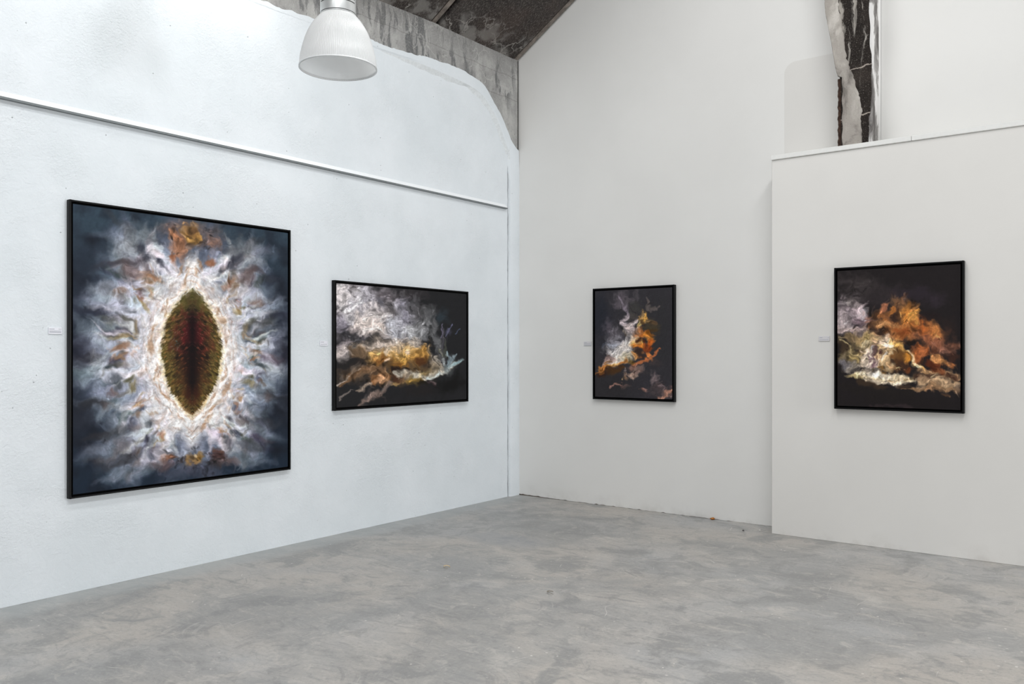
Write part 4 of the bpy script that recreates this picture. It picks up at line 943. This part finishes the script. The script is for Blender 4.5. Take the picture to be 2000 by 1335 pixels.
# ---------------------------------------------------------------- caption plates beside the prints
PLATE = m_plain('white caption card', srgb(230, 231, 238), .5, .3, vary=.01)
PLATE2 = m_plain('pale grey caption card', srgb(214, 212, 214), .5, .3, vary=.01)
INK = m_plain('pale grey print', srgb(176, 178, 186), .7, .1, vary=.05)
def caption(label, loc, rotz, w, h, lines, mat):
    t = thing('caption_plate', label, 'caption card', loc, (0, 0, rotz), 'caption plates beside the prints')
    bm = bmesh.new(); box(bm, -w/2, w/2, -.007, -.001, 0, h, .0008, 1); bm_link('card', bm, mat, t)
    for (x0, x1, z0, z1) in lines:
        bm = bmesh.new(); box(bm, -w/2+x0*w, -w/2+x1*w, -.0073, -.0069, z0*h, z1*h); bm_link('print_line', bm, INK, t)
LN = [(.06, .44, .70, .80), (.74, .96, .70, .78), (.06, .92, .48, .55), (.06, .94, .22, .38)]
caption('white caption plate left of the large almond print', (XL, 2.6565, 1.721), math.pi/2, .085, .043, LN, PLATE)
caption('white caption plate left of the wide landscape print', (XL, 4.9155, 1.6577), math.pi/2, .085, .043, [(.08, .5, .68, .8), (.08, .9, .26, .36)], PLATE)
caption('pale caption plate left of the small smoke plume print', (-4.857, YB, 1.671), 0, .093, .046, [(.06, .4, .66, .78), (.06, .9, .40, .5), (.06, .94, .08, .2)], PLATE2)
caption('pale caption plate left of the orange fire print', (-2.2915, YP, 1.697), 0, .094, .042, [(.1, .36, .64, .76), (.84, .92, .66, .78), (.84, .92, .3, .42), (.1, .84, .26, .34)], PLATE2)

# ---------------------------------------------------------------- pendant lamp
def m_acrylic():
    n = NT('ribbed milky acrylic')
    f = n.noise(8, 3, .5)
    n.done(n.ramp(f, [(.3, (.90, .91, .91, 1)), (.7, (.94, .945, .945, 1))]), .16, None, .5)
    tr = n.t.nodes.new('ShaderNodeBsdfTranslucent'); tr.inputs[0].default_value = (.95, .955, .955, 1)
    mx = n.t.nodes.new('ShaderNodeMixShader'); mx.inputs[0].default_value = .6
    n.t.links.new(n.p.outputs[0], mx.inputs[1]); n.t.links.new(tr.outputs[0], mx.inputs[2]); n.t.links.new(mx.outputs[0], n.out.inputs[0])
    return n.m
ACRYL = m_acrylic()
ALU = m_plain('satin aluminium housing', srgb(206, 208, 208), .32, .5, .55, vary=.03, scale=12)
DARK = m_plain('dark vent opening', srgb(46, 44, 43), .8, .2)
LP = (-4.135, 3.63, 3.388)
lamp = thing('pendant_lamp', 'ribbed translucent dome pendant lamp hanging high in front of the left wall', 'lamp', LP)
lamp.rotation_euler = (0, 0, YAW + .633 - math.pi/2 - .44)
pr = spline([(.2395, 0), (.237, .038), (.2315, .076), (.215, .143), (.200, .190), (.178, .238), (.147, .287), (.110, .329)], 4)
bm = bmesh.new(); lathe(bm, pr, 520, 'rib'); lathe(bm, [(r-.004, z) for r, z in pr], 260)
bm_link('dome_shade', bm, ACRYL, lamp, True)
bm = bmesh.new(); lathe(bm, [(.2355, .004), (.2355, -.003), (.2435, -.003), (.2435, .006), (.2355, .006)], 96)
bm_link('rim', bm, m_plain('clear acrylic lip', srgb(214, 216, 217), .2, .5, vary=.02), lamp, True)
bm = bmesh.new(); lathe(bm, [(.02, .334), (.108, .330), (.1115, .332), (.1115, .336), (.109, .338), (.109, .340), (.1115, .342), (.1115, .555), (.107, .565), (.02, .57)], 72)
o = bm_link('housing', bm, ALU, lamp, True)
es = o.modifiers.new('split', 'EDGE_SPLIT'); es.split_angle = math.radians(35)
bm = bmesh.new(); lathe(bm, [(.1095, .336), (.1102, .3365), (.1102, .3415), (.1095, .342)], 72); bm_link('shadow_ring', bm, DARK, lamp)
def slot_bm(a0, a1, z):
    bm = bmesh.new(); n = 14; rows = []
    for i in range(n+1):
        a = a0+(a1-a0)*i/n; k = .0026*min(1, 3*math.sin(math.pi*i/n)+.25)
        rows.append([bm.verts.new((r*math.cos(a), r*math.sin(a), z+s*k)) for r, s in ((.1108, -1), (.1122, -1), (.1122, 1), (.1108, 1))])
    for a, b in zip(rows[:-1], rows[1:]):
        for k in range(4): bm.faces.new((a[k], a[(k+1) % 4], b[(k+1) % 4], b[k]))
    bm.faces.new(rows[0]); bm.faces.new(rows[-1][::-1]); return bm
for z in (.398, .419, .440, .461):
    for g in range(4):
        c = math.pi/4+g*math.pi/2
        bm_link('vent_slot', slot_bm(c-.42, c+.36, z), DARK, lamp)
bm = bmesh.new(); lathe(bm, [(.0, .565), (.05, .566), (.062, .60), (.062, .72), (.05, .74), (.0, .742)], 40); bm_link('ballast_cap', bm, ALU, lamp, True)
zc = roof(LP[0])-LP[2]
bm = bmesh.new(); lathe(bm, [(.006, .74), (.006, zc+.05)], 12); bm_link('suspension_rod', bm, ALU, lamp, True)

# ---------------------------------------------------------------- concrete post on the capping
def onY(u, v, Y):
    d = (-math.sin(YAW)*F_PX + math.cos(YAW)*(u-1000), math.cos(YAW)*F_PX + math.sin(YAW)*(u-1000)); s = Y/d[1]
    return (s*d[0], EYE+(HORIZON-v)*s)
def m_post_dark():
    n = NT('blackened post concrete')
    w = n.warp(9, .05, 4)
    sp = n.noise(95, 4, .7); drip = n.noise(7, 6, .62, .6, vec=n.mapping((2.4, 1, .34), src=w)); cl = n.noise(5, 5, .6)
    col = n.ramp(cl, [(.3, srgb(34, 30, 28)), (.7, srgb(56, 50, 46))])
    col = n.mix(n.math('MULTIPLY', n.ramp(sp, [(.55, 0), (.70, 1)]), .6), col, srgb(150, 142, 134))
    z = n.xyz()[2]; x = n.xyz()[0]
    m = n.math('MULTIPLY', n.ramp(drip, [(.53, 0), (.62, 1)]), n.ramp(n.math('MULTIPLY_ADD', z, .5, -1.75), [(.12, 0), (.36, 1)]))
    col = n.mix(n.math('MULTIPLY', m, .8), col, srgb(178, 172, 164))
    zz = n.math('ADD', z, n.math('MULTIPLY_ADD', n.noise(14, 3), .05, n.math('MULTIPLY', x, -.12)))
    for zl in (4.245, 3.845):
        ln = n.math('LESS_THAN', n.math('ABSOLUTE', n.math('SUBTRACT', zz, zl)), .0045)
        col = n.mix(n.math('MULTIPLY', ln, .8), col, srgb(176, 166, 156))
    return n.done(col, .9, n.bump(n.math('ADD', sp, n.math('MULTIPLY', cl, 2)), .7, .006), .15)
def m_post_pale():
    n = NT('pale weathered post concrete')
    w = n.warp(8, .06, 4); cl = n.noise(6, 6, .62, .4, vec=n.mapping((1, 1, .5), src=w)); g = n.noise(80, 5, .7)
    col = n.ramp(cl, [(.32, srgb(118, 113, 108)), (.5, srgb(166, 160, 153)), (.7, srgb(198, 193, 186))])
    col = n.mix(n.math('MULTIPLY', n.ramp(g, [(.3, 1), (.42, 0)]), .45), col, srgb(84, 78, 73))
    return n.done(col, .9, n.bump(n.math('ADD', g, n.math('MULTIPLY', cl, 2)), .7, .006), .15)
PDARK, PPALE = m_post_dark(), m_post_pale()
post = thing('concrete_post', 'weathered black and pale concrete roof post standing on the capping boards of the projecting wall', 'post', (0, 0, 0))
YPF = 7.452; zb = 3.3365
left = [(1637, 290), (1637, 250), (1636, 210), (1637, 175), (1638, 158), (1633, 136), (1628, 112), (1621, 70), (1614, 34), (1611, 10), (1609, -20), (1604, -70), (1600, -140), (1600, -200)]
split = [(1683, 290), (1684, 262), (1682, 238), (1684, 215), (1680, 196), (1677, 182), (1671, 164), (1668, 148), (1660, 132), (1655, 116), (1651, 94), (1649, 70), (1644, 46), (1639, 20), (1637, 0), (1634, -40), (1630, -90), (1630, -200)]
def cv_pts(pts, Y, n=6, jit=0, seed=1):
    r = random.Random(seed); out = []
    for u, v in spline(pts, n):
        x, z = onY(u, v, Y); out.append((x+r.gauss(0, jit), max(z, zb)))
    return out
RX = onY(1703, 100, YPF)[0]
L_ = cv_pts(left, YPF, 6, .0016, 3)
bm = bmesh.new()
rows = [(bm.verts.new((x+.012, YPF, z)), bm.verts.new((RX, YPF, z)), bm.verts.new((RX, YB-.006, z)), bm.verts.new((x+.012, YB-.006, z))) for x, z in L_]
for a, b in zip(rows[:-1], rows[1:]):
    for k in range(4): bm.faces.new((a[k], a[(k+1) % 4], b[(k+1) % 4], b[k]))
bm.faces.new(rows[0]); bm.faces.new(rows[-1][::-1])
o = bm_link('post_core', bm, PDARK, post); o['label'] = 'blackened concrete core with white speckle'
# pale skin left on the front: slides from the left edge to a ragged boundary
S_ = cv_pts(split, YPF, 8, .0035, 9)
sz = np.array([p[1] for p in S_]); sx = np.array([p[0] for p in S_]); lz = np.array([p[1] for p in L_]); lx = np.array([p[0] for p in L_])
zz = np.linspace(zb, min(sz[-1], lz[-1]), 110)
o1, o2 = np.argsort(lz), np.argsort(sz)
lxx = np.interp(zz, lz[o1], lx[o1]); sxx = np.interp(zz, sz[o2], sx[o2])
zslot = onY(1640, 150, YPF)[1]
lxx = np.where(zz < zslot, np.maximum(lxx, onY(1645, 200, YPF)[0]+.004*np.sin(zz*40)), lxx)
bm = bmesh.new(); th = .016
rows = []
for z, a, b in zip(zz, lxx, sxx):
    m_ = .5*(a+b); rows.append([bm.verts.new(p) for p in ((a, YPF-.002, z), (a+.006, YPF-th, z), (m_, YPF-th-.004*math.sin(z*9), z), (b-.006, YPF-th*.8, z), (b, YPF+.004, z), (a, YPF+.02, z))])
for r0, r1 in zip(rows[:-1], rows[1:]):
    for k in range(6): bm.faces.new((r0[k], r0[(k+1) % 6], r1[(k+1) % 6], r1[k]))
bm.faces.new(rows[0]); bm.faces.new(rows[-1][::-1])
o = bm_link('pale_skin', bm, PPALE, post); o['label'] = 'pale concrete skin with ragged edge'
bm = bmesh.new(); xa = onY(1637, 200, YPF)[0]; xb = onY(1643.5, 200, YPF)[0]
rows = []
for z in np.linspace(zb, zslot-.02, 40):
    j = .003*math.sin(z*61)+.002*math.sin(z*133); rows.append([bm.verts.new(p) for p in ((xa+j, YPF+.02, z), (xa+j, YPF-.006, z), (xa+.012+j, YPF-.012, z), (xb+j*.5, YPF+.006, z))])
for r0, r1 in zip(rows[:-1], rows[1:]):
    for k in range(3): bm.faces.new((r0[k], r1[k], r1[k+1], r0[k+1]))
o = bm_link('rusted_edge', bm, RUST, post); o['label'] = 'rust brown split edge'
# white paint on the flank and over the front arris
bm = bmesh.new(); rows = []
for z in np.linspace(zb, 5.4, 120):
    q = .003+.004*math.sin(z*7.3)+.004*math.sin(z*23)+.022*max(0, min(1, (3.60-z)/.06))+.014*max(0, min(1, (z-4.02)/.12))
    q = max(.002, q); rows.append([bm.verts.new(p) for p in ((RX-q, YPF-.0005, z), (RX-q+.002, YPF-.003, z), (RX+.003, YPF-.003, z), (RX+.003, YB-.006, z))])
for r0, r1 in zip(rows[:-1], rows[1:]):
    for k in range(3): bm.faces.new((r0[k], r1[k], r1[k+1], r0[k+1]))
def m_flank():
    n = NT('flaking white paint'); w = n.warp(7, .08, 4)
    f = n.noise(5, 6, .62, .4, vec=n.mapping((2, 1, .35), src=w))
    y = n.xyz()[1]
    f2 = n.math('ADD', f, n.ramp(n.math('SUBTRACT', y, 7.45), [(0, .03), (.12, -.08), (.20, -.02), (.225, .3)], 'LINEAR'))
    col = n.ramp(f2, [(.40, srgb(96, 92, 90)), (.50, srgb(150, 147, 144)), (.56, srgb(222, 220, 218)), (.9, srgb(234, 233, 231))])
    return n.done(col, .8, n.bump(f, .5, .004), .2)
o = bm_link('flaking_paint', bm, m_flank(), post); o['label'] = 'white flaking paint on the flank'

# ---------------------------------------------------------------- crumbs on the floor
def crumb(name, label, cat, loc, mat, size, seed, flat=.6):
    r = random.Random(seed); bm = bmesh.new(); bmesh.ops.create_icosphere(bm, subdivisions=2, radius=size)
    for v in bm.verts:
        k = 1+r.uniform(-.22, .22); v.co = Vector((v.co.x*k, v.co.y*k*.8, max(v.co.z*k*flat, -size*flat*.7)))
    zmin = min(v.co.z for v in bm.verts)
    o = bm_link(name, bm, mat, None); o.location = (loc[0], loc[1], -zmin+.0005); o.rotation_euler = (0, 0, r.uniform(0, 6)); return tag(o, label, cat)
crumb('plaster_crumb', 'orange brown crumb lying against the foot of the gable wall', 'debris', (-3.43, 7.685), m_plain('orange brown crumb', srgb(176, 116, 60), .8, .2, vary=.35, scale=90), .022, 3)
crumb('plaster_crumb', 'dark grey crumb on the floor near the projecting wall', 'debris', (-2.994, 7.37), m_plain('dark crumb', srgb(86, 84, 82), .9, .1), .010, 5)
crumb('plaster_crumb', 'white crumb in the shaded recess beside the projecting wall', 'debris', (-2.877, 7.463), m_plain('white crumb', srgb(216, 214, 208), .9, .1), .010, 8)
def curl(name, label, cat, loc, rotz, mat, R, a0, a1, w, lift, tip=.6):
    bm = bmesh.new(); n = 22; rows = []
    for i in range(n+1):
        t = i/n; a = a0+(a1-a0)*t; ww = w*(.35+.65*math.sin(math.pi*min(1, t*.8+.15)))*(1+tip*t); z = .002+lift*math.sin(math.pi*t)
        c = Vector((R*math.cos(a), R*math.sin(a), z)); d = Vector((math.cos(a), math.sin(a), .5)).normalized()
        rows.append([bm.verts.new(c+d*ww*s+Vector((0, 0, ww*.5+k))) for s, k in ((-1, 0), (1, 0), (1, .0015), (-1, .0015))])
    for a, b in zip(rows[:-1], rows[1:]):
        for k in range(4): bm.faces.new((a[k], a[(k+1) % 4], b[(k+1) % 4], b[k]))
    bm.faces.new(rows[0]); bm.faces.new(rows[-1][::-1])
    o = bm_link(name, bm, mat, None); o.location = (loc[0], loc[1], 0); o.rotation_euler = (0, 0, rotz); return tag(o, label, cat)
curl('dry_leaf', 'curled grey-brown dry leaf on the open floor', 'leaf', (-3.23, 4.69), 0, m_plain('grey brown leaf', srgb(122, 116, 106), .8, .2, vary=.2), .030, 1.9, 5.6, .0035, .006)
curl('wood_shaving', 'curled yellow wood shaving on the floor left of the dry leaf', 'debris', (-4.237, 4.775), .4, m_plain('yellow wood shaving', srgb(186, 168, 138), .8, .2, vary=.12), .022, .2, 5.2, .004, .008, .2)
